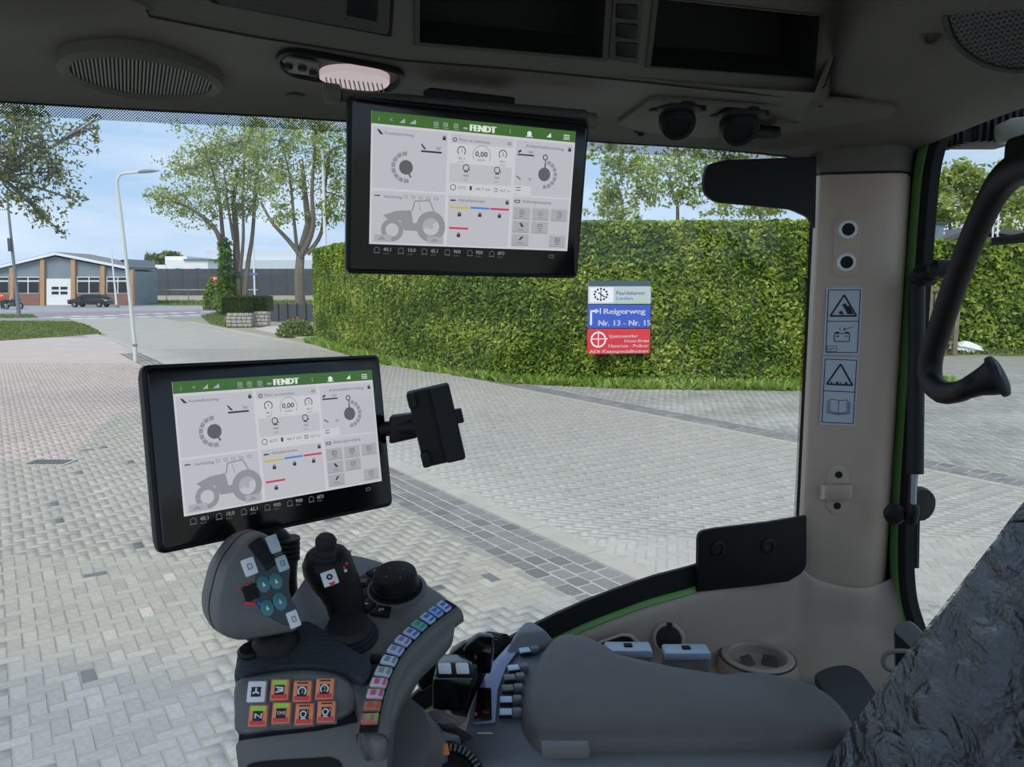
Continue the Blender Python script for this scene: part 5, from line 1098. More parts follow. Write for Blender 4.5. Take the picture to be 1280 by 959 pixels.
# curved rim that carries the key row
kc = [(556, 766), (546, 773), (536, 781), (525, 790), (515.5, 799.5), (505, 809.5), (496, 821), (488, 834), (481, 848), (475.5, 862), (471, 876), (467.5, 891), (464.5, 907)]
KP = [tp(u, v, .004) for u, v in kc]
rimo = []; rimi = []
ext = [KP[0] + (KP[0] - KP[1]) * 1.0] + KP + [KP[-1] + (KP[-1] - KP[-2]) * .9]
for i, p in enumerate(ext):
    d = (ext[min(i + 1, len(ext) - 1)] - ext[max(i - 1, 0)]).normalized(); s = d.cross(TN).normalized(); rimo.append((p, d, s))
sgn_ = 1 if rimo[7][2].x < 0 else -1      # s*sgn points to the left / inner side
def rim_loop(a, l): return [p + s * sgn_ * a + TN * l for p, d, s in rimo]
ring_ = [rim_loop(.0135, -.012), rim_loop(.0135, .0), rim_loop(.0115, .0015), rim_loop(-.0115, .0015), rim_loop(-.016, -.001), rim_loop(-.019, -.008), rim_loop(-.019, -.016)]
mk('key_rail', loft(ring_, False, False), M_CONS, con, sharp=50)
mk('key_bed', loft([rim_loop(.0105, .0018), rim_loop(.0105, .0024), rim_loop(-.0085, .0024), rim_loop(-.0085, .0018)], False, False), M_MATTE, con)
kcols = [((200, 212, 240), (70, 110, 210)), ((160, 190, 232), (60, 120, 215)), ((190, 205, 235), (60, 110, 200)), ((120, 180, 190), (60, 150, 120)), ((190, 196, 226), (90, 100, 190)), ((198, 205, 230), (120, 130, 190)), ((196, 204, 226), (130, 140, 190)), ((200, 214, 222), (120, 140, 160)), ((198, 210, 216), (140, 150, 160)), ((226, 214, 222), (225, 90, 120)), ((222, 206, 214), (220, 90, 120)), ((190, 130, 104), (214, 90, 60)), ((206, 120, 110), (130, 190, 110))]
for i, (p, d, s) in enumerate(rimo[1:-1]):
    s = s * sgn_; a, b_ = kcols[i]; hl = min((KP[min(i + 1, 12)] - KP[max(i - 1, 0)]).length / 2 * .5 * (1 if 0 < i < 12 else 2) * .72, .0062)
    kb = mk('function_key', box(p + TN * .005 + s * .001, .0088, hl, .0025, s, d, TN), mat('key_tint_%d_%d_%d' % a, S(*a), .3), con, bevel=.0012)
    mk('key_symbol', box(p + TN * .0077 + s * .003, .0028, hl * .6, .0002, s, d, TN), mat('key_tint_%d_%d_%d' % b_, S(*b_), .35), kb, smooth=False)
    mk('key_band', box(p + TN * .0077 - s * .0055, .0018, hl * .85, .0002, s, d, TN), mat('key_tint_%d_%d_%d' % b_, S(*b_), .35), kb, smooth=False)
pr_, dr_, sr_ = rimo[-1]
# front key panel
plf = PL(365, 878, .80, (.04, -.86, .51)); FN = plf[1]
def fpt(u, v, l=0.0): return on(u, v, plf) + FN * l
fo = catmull([fpt(u, v) for u, v in ((294, 853), (320, 845), (373, 839), (418, 843), (438, 854), (446, 872), (438, 892), (402, 907), (340, 914), (297, 918), (292, 890))], 3); fc = sum(fo, Vector()) / len(fo)
mk('front_panel', loft([[p - FN * .06 + Vector((0, .03, 0)) for p in fo], [p - FN * .004 for p in fo], [p + (fc - p).normalized() * .004 for p in fo]]), M_CONS, con, sharp=50)
fx = Vector((1, .04, 0)).normalized(); fy = FN.cross(fx).normalized()
if fy.z < 0: fy = -fy
SYM = ['fan', 'V', '1', '2', 'N', 'TMS', 'c1', 'c2']
for i, (u, v) in enumerate(((322, 865), (351, 862.5), (379, 864.5), (407, 861.5), (324, 895), (353, 891.5), (381.5, 893), (409, 890))):
    c0 = fpt(u, v, .001); kx, kz = .0098, .0108
    mk('key_bezel', box(c0 - FN * .001, kx * 1.16, kz * 1.16, .0016, fx, fy, FN), M_CONSL, con, bevel=.001)
    kb = mk('square_key', box(c0 + FN * .002, kx, kz, .003, fx, fy, FN), M_WHITEP if i == 0 else M_ORANGE, con, bevel=.0016)
    f = Flat(c0 - fx * kx + fy * kz + FN * .0051, fx, fy, FN, 2 * kx, 2 * kz)
    if i in (1, 4, 5): f.rect(.1, .06, .9, .28, M_LIME, 1, 'key_band'); 
    if i: f.rect(.08, .72, .92, .93, M_RED, 1, 'key_band')
    if i in (2, 3, 6, 7): f.rect(.2, .08, .8, .14, M_INK, 1, 'key_band')
    f.rect(.24, .28, .76, .74, M_INK, 2, 'key_symbol')
    if i == 0:
        for a in (90, 210, 330): f.line(.5, .5, .5 + .2 * math.cos(R(a)), .5 - .18 * math.sin(R(a)), .09, M_WHITEP, 3)
    elif i == 1: f.line(.3, .38, .72, .42, .07, M_WHITEP, 3); f.line(.3, .62, .72, .56, .07, M_WHITEP, 3); f.line(.4, .5, .72, .5, .07, M_WHITEP, 3)
    elif i in (2, 3): f.ring(.5, .5, .17, .24, M_WHITEP, 3, -50, 230, 14); f.text(str(i - 1), .44, .6, .2, M_SILVER, 4)
    elif i in (4, 5): f.text('N' if i == 4 else 'TMS', .3 if i == 4 else .25, .62 if i == 4 else .58, .24 if i == 4 else .16, M_WHITEP, 3, wide=.38 if i == 4 else .5, bold=.03)
    else: f.ring(.46, .5, .12, .18, M_WHITEP, 3, 20, 380, 14); f.rect(.34, .68, .62, .73, M_WHITEP, 3); f.text(str(i - 5), .64, .46, .14, M_WHITEP, 3)
    f.done(kb)
# lower body under the groove
pll = PL(380, 935, .80, (.03, -.93, .36)); lo_ = [on(u, v, pll) for u, v in ((293, 927), (330, 921), (400, 913), (450, 902), (488, 900), (484, 960), (478, 1040), (310, 1040), (297, 960))]
mk('lower_body', prism(roundpoly(lo_, .008, 3), -pll[1] * .10), M_CONS, con, bevel=.004)
mk('groove', prism([on(u, v, pll) - pll[1] * .004 for u, v in ((297, 915), (400, 904), (446, 890), (452, 906), (297, 932))], -pll[1] * .08), M_MATTE, con)
mk('front_recess', prism(roundpoly([on(u, v, pll) + pll[1] * .001 for u, v in ((305, 956), (330, 951), (415, 946), (428, 953), (432, 1030), (306, 1030))], .01, 4), pll[1] * .0008), M_MATTE, con)
# textured wrist rest
plw = (tp(380, 820, .012), (TN + Vector((.0, -.12, 0))).normalized())
wo_ = catmull([on(u, v, plw) for u, v in ((295, 832), (302, 810), (330, 800), (352, 797), (376, 779), (392, 780), (418, 798), (445, 815), (463, 827), (461, 846), (450, 853), (428, 842), (400, 836), (340, 838), (297, 849))], 3); wc = sum(wo_, Vector()) / len(wo_)
m = bpy.data.materials.new('knurled_rubber'); m.use_nodes = True; t = m.node_tree; b = t.nodes['Principled BSDF']; b.inputs['Base Color'].default_value = S(44, 50, 58); b.inputs['Roughness'].default_value = .6
tcn = t.nodes.new('ShaderNodeTexCoord'); vo = t.nodes.new('ShaderNodeTexVoronoi'); vo.inputs['Scale'].default_value = 420; vo.inputs['Randomness'].default_value = 0.0; mpn = t.nodes.new('ShaderNodeMapping'); mpn.inputs['Rotation'].default_value = (0, 0, .6)
bp = t.nodes.new('ShaderNodeBump'); bp.inputs['Strength'].default_value = .9; bp.inputs['Distance'].default_value = .001
t.links.new(tcn.outputs['Object'], mpn.inputs[0]); t.links.new(mpn.outputs[0], vo.inputs['Vector']); t.links.new(vo.outputs['Distance'], bp.inputs['Height']); t.links.new(bp.outputs[0], b.inputs['Normal'])
mk('wrist_rest', loft([[p - TN * .03 for p in wo_], [p for p in wo_], [wc + (p - wc) * .93 + TN * .004 for p in wo_]]), m, con, sharp=50)
mk('pivot_ring', lathe(on(313, 817, plw) - TN * .002, TN, [(.014, 0), (.014, .007), (.011, .010), (.0001, .011)], 18), M_BLACK, con)
mk('small_button', box(tp(470, 829, .006), .006, .005, .004, (1, 0, 0), Vector((0, TN.z, -TN.y)), TN), M_BLACK, con, bevel=.0015)
# rotary knob with key ring
kn = tp(495, 737, .0)
mk('knob_base', lathe(kn, TN, [(.040, -.004), (.040, .001), (.036, .003), (.0345, .003)], 40), M_CONS, con)
ki = mk('knob_dish', lathe(kn, TN, [(.0345, .002), (.0345, .0035), (.03, .0035)], 36), M_MATTE, con)
rk = mk('rotary_knob', lathe(kn + TN * .0035, TN, [(.030, 0), (.031, .006), (.0295, .007), (.0285, .018), (.0275, .022), (.024, .0235), (.0001, .022)], 40), M_BLACK, con)
for i in range(4): a = R(40 + 90 * i); x_, y_, z_ = frame_of(TN); mk('dimple', lathe(kn + TN * .0262 + (x_ * math.cos(a) + y_ * math.sin(a)) * .013, TN, [(.0012, 0), (.0012, .0004)], 8), M_CONSL, rk)
x_, y_, z_ = frame_of(TN); fkn = Flat(kn, Vector((1, 0, 0)), Vector((0, TN.z, -TN.y)).normalized(), TN, 1, 1)
for i in range(5):
    b = bmesh.new(); A0, A1 = R(118 + i * 31), R(118 + i * 31 + 27); ux_, uy_ = Vector((1, 0, 0)), Vector((0, TN.z, -TN.y)).normalized()
    pts = [kn + (ux_ * math.cos(a) + uy_ * math.sin(a)) * r_ for r_, al in ((.037, [A0 + (A1 - A0) * q / 4 for q in range(5)]), (.056, [A1 + (A0 - A1) * q / 4 for q in range(5)])) for a in al]
    kk = mk('ring_key', add_poly_prism(b, [p - TN * .001 for p in pts], TN * .004), M_BLACK, con, bevel=.001)
    am = (A0 + A1) / 2; cpt_ = kn + (ux_ * math.cos(am) + uy_ * math.sin(am)) * .047 + TN * .0034
    f = Flat(cpt_ - ux_ * .006 + uy_ * .005, ux_, uy_, TN, .012, .010)
    [lambda: f.frame(.3, .3, .7, .8, .1, M_SILVER, name='key_symbol'), lambda: f.rect(.1, .1, .9, .9, M_CONSL, name='key_symbol'), lambda: f.frame(.3, .2, .7, .8, .08, M_CONSL, name='key_symbol'), lambda: f.poly([(.4, .2), (.8, .5), (.4, .8)], M_SILVER, name='key_symbol'), lambda: (f.line(.3, .8, .3, .2, .1, M_SILVER, name='key_symbol'), f.frame(.3, .2, .7, .5, .1, M_SILVER, name='key_symbol'))][i](); f.done(kk)
mk('key_lamp', lathe(tp(437, 691, .001), TN, [(.003, 0), (.003, .002), (.0015, .003)], 10), M_SILVER, con)

# ================================================================== black cross lever
jl = thing('cross_lever', 'black cross-gate joystick with white square button', 'joystick', tp(437, 800))
jp = [(437, 800, 25), (436, 788, 24), (435, 770, 23.5), (431, 750, 25), (424, 733, 28), (416, 719, 31), (409, 706, 32.5), (404, 696, 29), (401, 689, 20), (400, 686, 8)]
JP = [at(u, v, .925 - .012 * i / 9) for i, (u, v, r_) in enumerate(jp)]
mk('grip', tube(JP, [r_ * .93 / FPX for u, v, r_ in jp], 22), M_BLACK, jl, sharp=60)
jb = tp(437, 797); mk('boot', lathe(jb, TN, [(.034, -.002), (.034, .003), (.031, .006), (.031, .009), (.028, .011), (.028, .014), (.0255, .017), (.024, .022)], 30), M_RUBBER, jl)
ka = (at(408, 668, .90) - at(404, 700, .905)).normalized(); kb_ = at(405, 697, .902)
mk('thumb_knob', lathe(kb_, ka, [(.0165, 0), (.0165, .003), (.0145, .005), (.0145, .008), (.0125, .010), (.0115, .014), (.0125, .018), (.0125, .024), (.009, .029), (.0001, .030)], 24), M_RUBBER, jl)
bnp = Vector((.25, -.8, .55)).normalized(); bp0 = at(412, 723, .886)
bx = (Vector((.86, .05, -.45)) - bnp * Vector((.86, .05, -.45)).dot(bnp)).normalized(); by = bnp.cross(bx)
sq = mk('square_button', box(bp0, .0088, .0088, .003, (bx + by).normalized() * 1, (by - bx).normalized(), bnp), M_WHITEP, jl, bevel=.0012)
f = Flat(bp0 + bnp * .0032 - bx * .006 + by * .006, bx, by, bnp, .012, .012); f.ring(.45, .45, .14, .3, M_INK, n=12, name='key_symbol'); f.poly([(.6, 1.1), (1.15, .55), (1.15, 1.1)], M_RED, name='key_symbol'); f.done(sq)
f = Flat(at(428, 700, .893), bx, by, Vector((.5, -.7, .5)), .016, .02); f.ring(.4, .1, .0, .1, M_RED, n=8, name='lamp_mark'); f.line(.3, .3, .6, .6, .12, M_RED, name='lamp_mark'); f.ring(.55, .5, 0, .12, M_WHITEP, n=8, name='lamp_mark'); f.done(jl)

# ================================================================== multifunction grip
mj = thing('multifunction_joystick', 'grey multifunction joystick head with teal and white buttons', 'joystick', at(345, 815, .86))
plm = PL(325, 730, .855, (.42, -.80, .43)); MN = plm[1]
def mp_(u, v, l=0.0): return on(u, v, plm) + MN * l
ho = catmull([mp_(u, v) for u, v in ((327, 666), (340, 673), (352, 690), (362, 708), (362, 740), (374, 769), (371, 788), (352, 793), (330, 797), (296, 801), (276, 789), (270, 765), (274, 738), (283, 708), (300, 682), (312, 671))], 3); hc = sum(ho, Vector()) / len(ho)
BKV = Vector((-.028, .030, -.004))
mk('head', loft([[hc + (p - hc) * .72 + BKV * 1.5 for p in ho], [hc + (p - hc) * .92 + BKV * 1.25 for p in ho], [hc + (p - hc) * 1.0 + BKV * .75 for p in ho], [p + BKV * .22 for p in ho], [hc + (p - hc) * .985 + MN * .002 for p in ho], [hc + (p - hc) * .93 + MN * .006 for p in ho], [hc + (p - hc) * .5 + MN * .008 for p in ho]]), M_CONS, mj, sharp=70)
mk('seam', loft([[hc + (p - hc) * 1.003 + BKV * .52 for p in ho], [hc + (p - hc) * 1.005 + BKV * .48 for p in ho], [hc + (p - hc) * 1.003 + BKV * .44 for p in ho]], False), M_MATTE, mj)
kfo = roundpoly([mp_(u, v, .0075) for u, v in ((322, 672), (340, 677), (359, 708), (359, 742), (371, 768), (368, 783), (352, 782), (322, 764), (318, 735), (318, 700))], .006, 3); kfc = sum(kfo, Vector()) / len(kfo)
mk('key_field', loft([kfo, [kfc + (p - kfc) * .985 + MN * .0016 for p in kfo]]), mat('key_field_grey', S(62, 70, 76), .45), mj)
mxv = (Vector((.75, .55, -.2)) - MN * MN.dot(Vector((.75, .55, -.2)))).normalized(); myv = MN.cross(mxv)
def gbtn(nm, u, v, w, h, m, shape='quad', sym=M_WHITEP, l=.0085, roll=20):
    c0 = mp_(u, v, l); a = R(roll); X_ = mxv * math.cos(a) + myv * math.sin(a); Y_ = MN.cross(X_)
    if shape == 'quad': o = mk(nm, box(c0, w, h, .003, X_, Y_, MN), m, mj, bevel=.0015)
    else:
        b = bmesh.new(); pts = [c0 + X_ * w * math.cos(R(q)) + Y_ * h * math.sin(R(q)) - MN * .003 for q in range(0, 360, 45)]; add_poly_prism(b, pts, MN * .006); o = mk(nm, b, m, mj, bevel=.0015)
    if sym:
        f = Flat(c0 + MN * .0034 - X_ * w * .6 + Y_ * h * .6, X_, Y_, MN, w * 1.2, h * 1.2)
        if shape == 'quad': f.frame(.25, .25, .75, .75, .1, sym, name='key_symbol')
        else: f.poly([(.3, .7), (.5, .25), (.7, .7)], sym, name='key_symbol')
        f.done(o)
    return o
M_WSK = mat('pale_grip_key', S(186, 198, 202), .35)
gbtn('white_button', 340, 682, .0066, .0105, M_WSK, sym=None); gbtn('white_button', 310.5, 710, .0072, .010, M_WHITEP, sym=M_CONSL); gbtn('white_button', 351, 706, .0064, .0088, M_WSK, sym=M_CONS); gbtn('white_button', 365, 775, .0062, .0095, M_WHITEP, sym=M_CONS)
gbtn('teal_button', 327.5, 732, .0078, .0105, M_TEAL, 'oct'); gbtn('teal_button', 343, 728, .0078, .0105, M_TEAL, 'oct'); gbtn('teal_button', 348, 753, .0082, .0115, M_TEAL, 'oct', M_SILVER); gbtn('teal_button', 332, 761, .0078, .0105, M_TEAL, 'oct')
gbtn('rocker_wheel', 327.5, 692, .0062, .014, M_MATTE, sym=None, l=.0105, roll=35); gbtn('rocker_frame', 328, 694, .0085, .0185, M_BLACK, sym=None, l=.007, roll=35)
gbtn('rocker_wheel', 312, 742, .0075, .0085, M_MATTE, sym=None, l=.0105, roll=20); gbtn('red_marker', 313.5, 733, .0065, .002, M_RED, sym=None, l=.008, roll=-10); gbtn('red_marker', 311, 755.5, .0065, .002, M_RED, sym=None, l=.008, roll=-10); gbtn('blue_marker', 322, 755, .0022, .0028, M_BLUE, sym=None, l=.0085)
gbtn('red_marker', 299, 738, .0014, .0026, M_RED, sym=None, l=.006)
mk('neck', tube(catmull([hc + BKV * .8 + Vector((.0, 0, -.03)), at(338, 790, .875), at(345, 806, .865), tp(345, 815)], 4, False), [.024, .024, .024, .025, .026, .027, .028, .029, .03, .031, .032, .034, .036], 18, flat=1.0), M_BLACK, mj, sharp=60)

# ================================================================== armrest
pla = PL(850, 860, 1.02, (0.0, -.12, .993)); AN = pla[1]
def ap_(u, v, l=0.0): return on(u, v, pla) + AN * l
arm = thing('armrest', 'grey padded armrest with touch strip and key column', 'armrest', ap_(850, 890, -.12))
po = catmull([ap_(u, v) for u, v in ((672, 818), (686, 797), (702, 789), (727, 792), (748, 808), (813, 822), (889, 836), (923, 842), (948, 839), (985, 843), (1026, 856), (1055, 878), (1070, 904), (1058, 916), (1000, 919), (850, 921), (690, 920), (664, 911), (652, 886), (657, 852))], 3); pcn = sum(po, Vector()) / len(po)
def pin(p, d): v = pcn - p; return p + v.normalized() * d
mk('pad', loft([[pin(p, .012) - AN * .048 for p in po], [pin(p, .001) - AN * .040 for p in po], [pin(p, -.001) - AN * .022 for p in po], [pin(p, .002) - AN * .010 for p in po], [pin(p, .008) - AN * .003 for p in po], [pin(p, .018) for p in po], [pin(p, .05) + AN * .002 for p in po]]), M_PAD, arm, sharp=80)
bo2 = catmull([ap_(u, v, -.022) for u, v in ((576, 946), (581, 884), (596, 842), (620, 808), (640, 790), (662, 781), (700, 788), (745, 812), (815, 828), (900, 848), (1000, 858), (1062, 880), (1088, 910), (1082, 930), (1040, 942), (900, 946), (700, 950))], 3); bcn = sum(bo2, Vector()) / len(bo2)
mk('base', loft([[p + (bcn - p) * .1 - AN * .05 for p in bo2], [p - AN * .014 for p in bo2], [p - AN * .006 for p in bo2], [p + (bcn - p).normalized() * .006 for p in bo2]]), M_CONSL, arm, sharp=50)
mk('lower_body', loft([[p + (bcn - p) * .05 - AN * .012 for p in bo2], [p + (bcn - p) * .03 - AN * .02 for p in bo2], [p + (bcn - p) * .10 - AN * .17 for p in bo2]], False), M_BLACK, arm, sharp=50)
hp = [ap_(u, v, -.016) for u, v in ((633, 803), (640, 788), (652, 776), (668, 775), (684, 785), (698, 795), (668, 799))]; hpc = sum(hp, Vector()) / len(hp)
mk('hump', loft([[p - AN * .02 for p in hp], [p for p in hp], [hpc + (p - hpc) * .55 + AN * .016 + Vector((0, .012, 0)) for p in hp]]), M_CONSL, arm, bevel=.003, sharp=60)
# display strip
plz = (ap_(620, 860, -.0195), AN)
def zp(u, v, l=0.0): return on(u, v, plz) + AN * l
so_ = catmull([zp(u, v) for u, v in ((637, 806), (612, 834), (600, 860), (592, 906), (619, 904), (622, 864), (633, 834), (656, 803))], 1)
mk('display_strip', prism(roundpoly(so_, .003, 3), AN * .002), mat('strip_glass', S(120, 130, 168), .12), arm, bevel=.0006)
st2 = mk('dark_display', prism(roundpoly([zp(u, v, .0024) for u, v in ((597, 862), (592.5, 904.5), (615, 902.5), (614, 862)) ], .003, 3), AN * .0006), M_GLOSSBLK, arm)
f = Flat(zp(594, 893, .0034), (1, .0, 0), Vector((0, AN.z, -AN.y)), AN, .02, .01)
f.rect(.0, .1, .14, .8, M_RED, name='red_symbol'); f.rect(.55, .1, .95, .2, M_RED, name='red_symbol'); f.rect(.45, -.25, .95, -.2, M_RED, name='red_symbol'); f.done(st2)
f = Flat(zp(597, 916, .002), (1, 0, 0), Vector((0, AN.z, -AN.y)), AN, .022, .01); f.rect(0, .3, .9, .48, M_SILVER, name='printed_symbol'); f.poly([(.3, .1), (.45, -.3), (.6, .1)], M_CONS, name='printed_symbol'); f.done(arm)
M_BKEY = mat('pale_blue_key', S(196, 216, 240), .3)
for i, (u, v, on_) in enumerate(((662.5, 805, 1), (656, 816, 1), (642, 838, 1), (637, 850, 0), (634.5, 863.5, 0), (632.5, 878, 1), (632, 893.5, 1))):
    c0 = zp(u, v, .003); rot = R(-18 + i * 3); X_ = Vector((math.cos(rot), -math.sin(rot), 0)); Y_ = AN.cross(X_)
    kb = mk('strip_key', box(c0, .0085, .0062, .003, X_, Y_, AN), M_BKEY if on_ else M_CONSL, arm, bevel=.0015)
    mk('key_ridge', box(c0 + X_ * .0155 + AN * .001, .0065, .0056, .004, X_, Y_, AN), M_CONSL, arm, bevel=.002)
    mk('key_shadow_gap', box(c0 - Y_ * .0072 - AN * .001, .0085, .001, .0022, X_, Y_, AN), M_MATTE, kb, smooth=False)
mk('release_button', prism(roundpoly([on(u, v, PL(720, 945, .86, (0, -1, .2))) for u, v in ((676, 938), (738, 938), (736, 948), (680, 949))], .003, 3), (0, .02, 0)), M_CONS, arm, bevel=.001)

# side control block with two white buttons, thumb wheels, levers
blkc = thing('thumb_control_block', 'black control block with two white buttons beside the armrest strip', 'control block', at(565, 890, 1.02))
mk('block', prism(roundpoly([at(u, v, .97) for u, v in ((541, 849), (591, 849), (584, 888), (541, 888))], .004, 3), (0, .07, -.0)), M_GLOSSBLK, blkc, bevel=.004)
plb = (at(566, 840, .985), Vector((0, -.3, .95)).normalized()); bn_ = plb[1]
mk('block_top', prism(roundpoly([on(u, v, plb) for u, v in ((541, 848), (552, 830), (598, 830), (590, 849))], .005, 3), -bn_ * .02), M_BLACK, blkc, bevel=.003)
for (u, v) in ((556, 838.5), (578, 838.5)):
    mk('button_frame', box(on(u, v, plb) + bn_ * .001, .0115, .0125, .002, (1, .0, 0), Vector((-.15, bn_.z, -bn_.y)).normalized(), bn_), M_BLACK, blkc, bevel=.001)
    mk('white_button', box(on(u, v, plb) + bn_ * .003, .0085, .009, .003, (1, .0, 0), Vector((-.15, bn_.z, -bn_.y)).normalized(), bn_), M_WHITEP, blkc, bevel=.0015)
def wheel(nm, c, axis, r, w, lab, n=34, group=None):
    root = thing(nm, lab, 'thumb wheel', c - Vector((0, 0, r)), group); ax = Vector(axis).normalized()
    mk('hub', lathe(c - ax * w * .5, ax, [(r * .6, 0), (r * .93, w * .05), (r * .95, w * .5), (r * .93, w * .95), (r * .6, w)], 30), M_RUBBER, root)
    b = bmesh.new(); x_, y_, _ = frame_of(ax)
    for i in range(n):
        a = 2 * math.pi * i / n; rd = x_ * math.cos(a) + y_ * math.sin(a); add_box(b, c + rd * r * .96, rd, ax.cross(rd), ax, r * .045, math.pi * r / n * .55, w * .42)
    tag(mk('ribs', b, M_BLACK, root), kind='stuff'); return root
wheel('roller_control', at(617, 824, 1.17), (.9, -.42, .05), .040, .036, 'ribbed black thumb wheel just left of the armrest hump')
wheel('roller_control', at(586, 862, 1.10), (.9, -.42, .05), .038, .036, 'ribbed black thumb wheel behind the two white buttons')
for (u, v, lab) in ((598, 803, 'glossy black finger lever between the two ribbed thumb wheels'), (580, 812, 'glossy black finger lever behind the lower thumb wheel')):
    root = thing('finger_lever', lab, 'lever', at(u, v + 25, 1.06)); c0 = at(u, v, 1.06)
    mk('paddle', loft([[c0 + Vector((x_ * .9, y_ * .9, -.04)) for x_, y_ in ((-.02, -.01), (.02, -.02), (.022, .01), (-.018, .02))], [c0 + Vector((x_, y_, -.005)) for x_, y_ in ((-.024, -.012), (.02, -.022), (.024, .01), (-.02, .02))], [c0 + Vector((x_ * .5 + .01, y_ * .5, .012)) for x_, y_ in ((-.02, -.01), (.02, -.02), (.022, .01), (-.018, .02))]]), M_GLOSSBLK, root, bevel=.004)
    mk('stem', tube([c0 + Vector((0, 0, -.03)), c0 + Vector((0, .01, -.09))], .008, 8), M_BLACK, root)
for (pts, lab) in ((((518, 912), (526, 890), (545, 884), (566, 895), (574, 905), (560, 909), (535, 905)), 'upper dark grey palm lever under the control block'), (((518, 925), (522, 907), (538, 906), (556, 914), (576, 920), (572, 930), (540, 930)), 'lower dark grey palm lever above the orange-marked wheel')):
    pz = PL(545, 905, .93, (0, -.75, .66)); root = thing('palm_lever', lab, 'lever', at(545, 930, .95)); o_ = roundpoly([on(u, v, pz) for u, v in pts], .008, 4); oc_ = sum(o_, Vector()) / len(o_)
    mk('grip', loft([[p - pz[1] * .03 for p in o_], [p - pz[1] * .004 for p in o_], [oc_ + (p - oc_) * .75 + pz[1] * .006 for p in o_]]), M_CONS, root, sharp=60); mk('shaft', tube([oc_ - pz[1] * .02, oc_ + Vector((.05, .02, -.05))], .009, 8), M_BLACK, root)
dw = thing('speed_wheel', 'black ribbed rotary wheel with an orange marker at the bottom', 'thumb wheel', at(560, 990, .86)); dc = at(562, 975, .87); dax = Vector((.15, -.62, .77)).normalized()
mk('wheel', lathe(dc, dax, [(.042, -.03), (.044, -.004), (.040, .002), (.034, .003), (.031, -.004), (.02, -.004), (.018, .006), (.0001, .006)], 40), M_BLACK, dw)
x_, y_, _ = frame_of(dax); b = bmesh.new()
for i in range(40): a = i * 2 * math.pi / 40; rd = x_ * math.cos(a) + y_ * math.sin(a); add_box(b, dc + rd * .0365 + dax * .0022, rd, dax.cross(rd), dax, .004, .0012, .001)
tag(mk('ribs', b, M_CONS, dw), kind='stuff'); od = at(560, 938, .872) - dc; od = (od - dax * od.dot(dax)).normalized()
mk('orange_marker', box(dc + od * .034 + dax * .003, .007, .0045, .002, od, dax.cross(od), dax), mat('orange_mark', S(226, 132, 72), .4), dw, bevel=.0015)
base_ = thing('seat_side_carrier', 'dark curved carrier arm under the joystick console', 'carrier', at(530, 1040, .95))
mk('carrier', tube(catmull([at(478, 930, .86), at(500, 950, .9), at(535, 985, .92), at(600, 1040, .95), at(700, 1060, .97)], 4, False), [.06] * 17, 14), M_CONS, base_)
mk('bracket', prism([at(u, v, .99) for u, v in ((484, 905), (492, 890), (520, 925), (560, 940), (560, 1000), (480, 1000))], (0, .04, 0)), M_BLACK, base_, bevel=.006)
mk('cross_tube', tube([at(520, 850, 1.07), at(560, 828, 1.09)], .018, 12), M_BLACK, base_)

# ================================================================== side panel details
def lp(u, v, z=2.037): return gz(u, v, z)
cup = thing('cup_holder', 'round beige cup holder recessed in the side panel ledge', 'cup holder', lp(945, 822)); cc_ = lp(947, 821, 2.060)
mk('rim', lathe(cc_, (0, 0, 1), [(.076, -.036), (.071, -.012), (.067, .0), (.064, .003), (.054, .003), (.051, .0), (.048, -.016)], 40, False), M_BEIGE, cup)
mk('bowl', lathe(cc_, (0, 0, 1), [(.050, -.001), (.047, -.013), (.042, -.016), (.0001, -.0165)], 36, False), mat('beige_recess', S(160, 146, 134), .6), cup)
mk('ring_gap', lathe(cc_, (0, 0, 1), [(.069, -.0015), (.069, .0004), (.0668, .0012)], 40, False), M_LINERD, cup)
for (dx, a) in ((-.022, .5), (.03, -.3)): mk('clip', prism([cc_ + Vector((dx * .8, .0, -.0165)) + Vector((math.cos(a) * x - math.sin(a) * y, math.sin(a) * x + math.cos(a) * y, z)) for x, y, z in ((-.014, -.008, 0), (.014, -.008, 0), (.012, .006, .012), (-.012, .008, .012))], (0, .006, .002)), mat('brown_clip', S(70, 62, 54), .6), cup, bevel=.002)
def pw(u, v): # point on the inner face of the side wall near a pixel
    d = ray(u, v); best = None
    for i in range(400):
        Y = 1.15 + i * .001; p = CAM + d * (Y / d.y); s = sill(min(max(p.x, -.19), .55)); o = along(s, 1); dist = (Vector((p.x, p.y, 0)) - Vector((s.x, s.y, 0))).dot(o)
        if dist > -.052: return p, -o
    return p, -o
p, n_ = pw(836, 799); skt = thing('power_socket', 'round black capped power socket in the side panel', 'socket', p); n_ = (n_ + Vector((0, 0, .35))).normalized()
mk('ring', lathe(p - n_ * .004, n_, [(.029, -.004), (.029, .004), (.027, .006), (.023, .006), (.022, .002)], 28), M_BEIGE, skt); cp_ = mk('cap', lathe(p, n_, [(.022, -.004), (.022, .003), (.019, .005), (.0001, .005)], 26), M_RUBBER, skt)
hx_, hy_, _ = frame_of(n_); hy_ = hy_ if hy_.z > 0 else -hy_; mk('hinge', box(p + hy_ * .025 + n_ * .004, .005, .004, .003, hx_, hy_, n_), M_RUBBER, cp_, bevel=.001)
sl = thing('panel_slot', 'dark slot recessed in the side panel behind the armrest', 'slot', pw(770, 803)[0]); so = [pw(u, v)[0] + pw(u, v)[1] * .004 for u, v in ((740, 812), (752, 802), (778, 793), (788, 794), (800, 806), (790, 818))]; so_n = pw(770, 803)[1]
mk('recess', prism(roundpoly(so, .005, 3), -so_n * .006), M_MATTE, sl); soc = sum(so, Vector()) / len(so); ro = roundpoly(so, .005, 3)
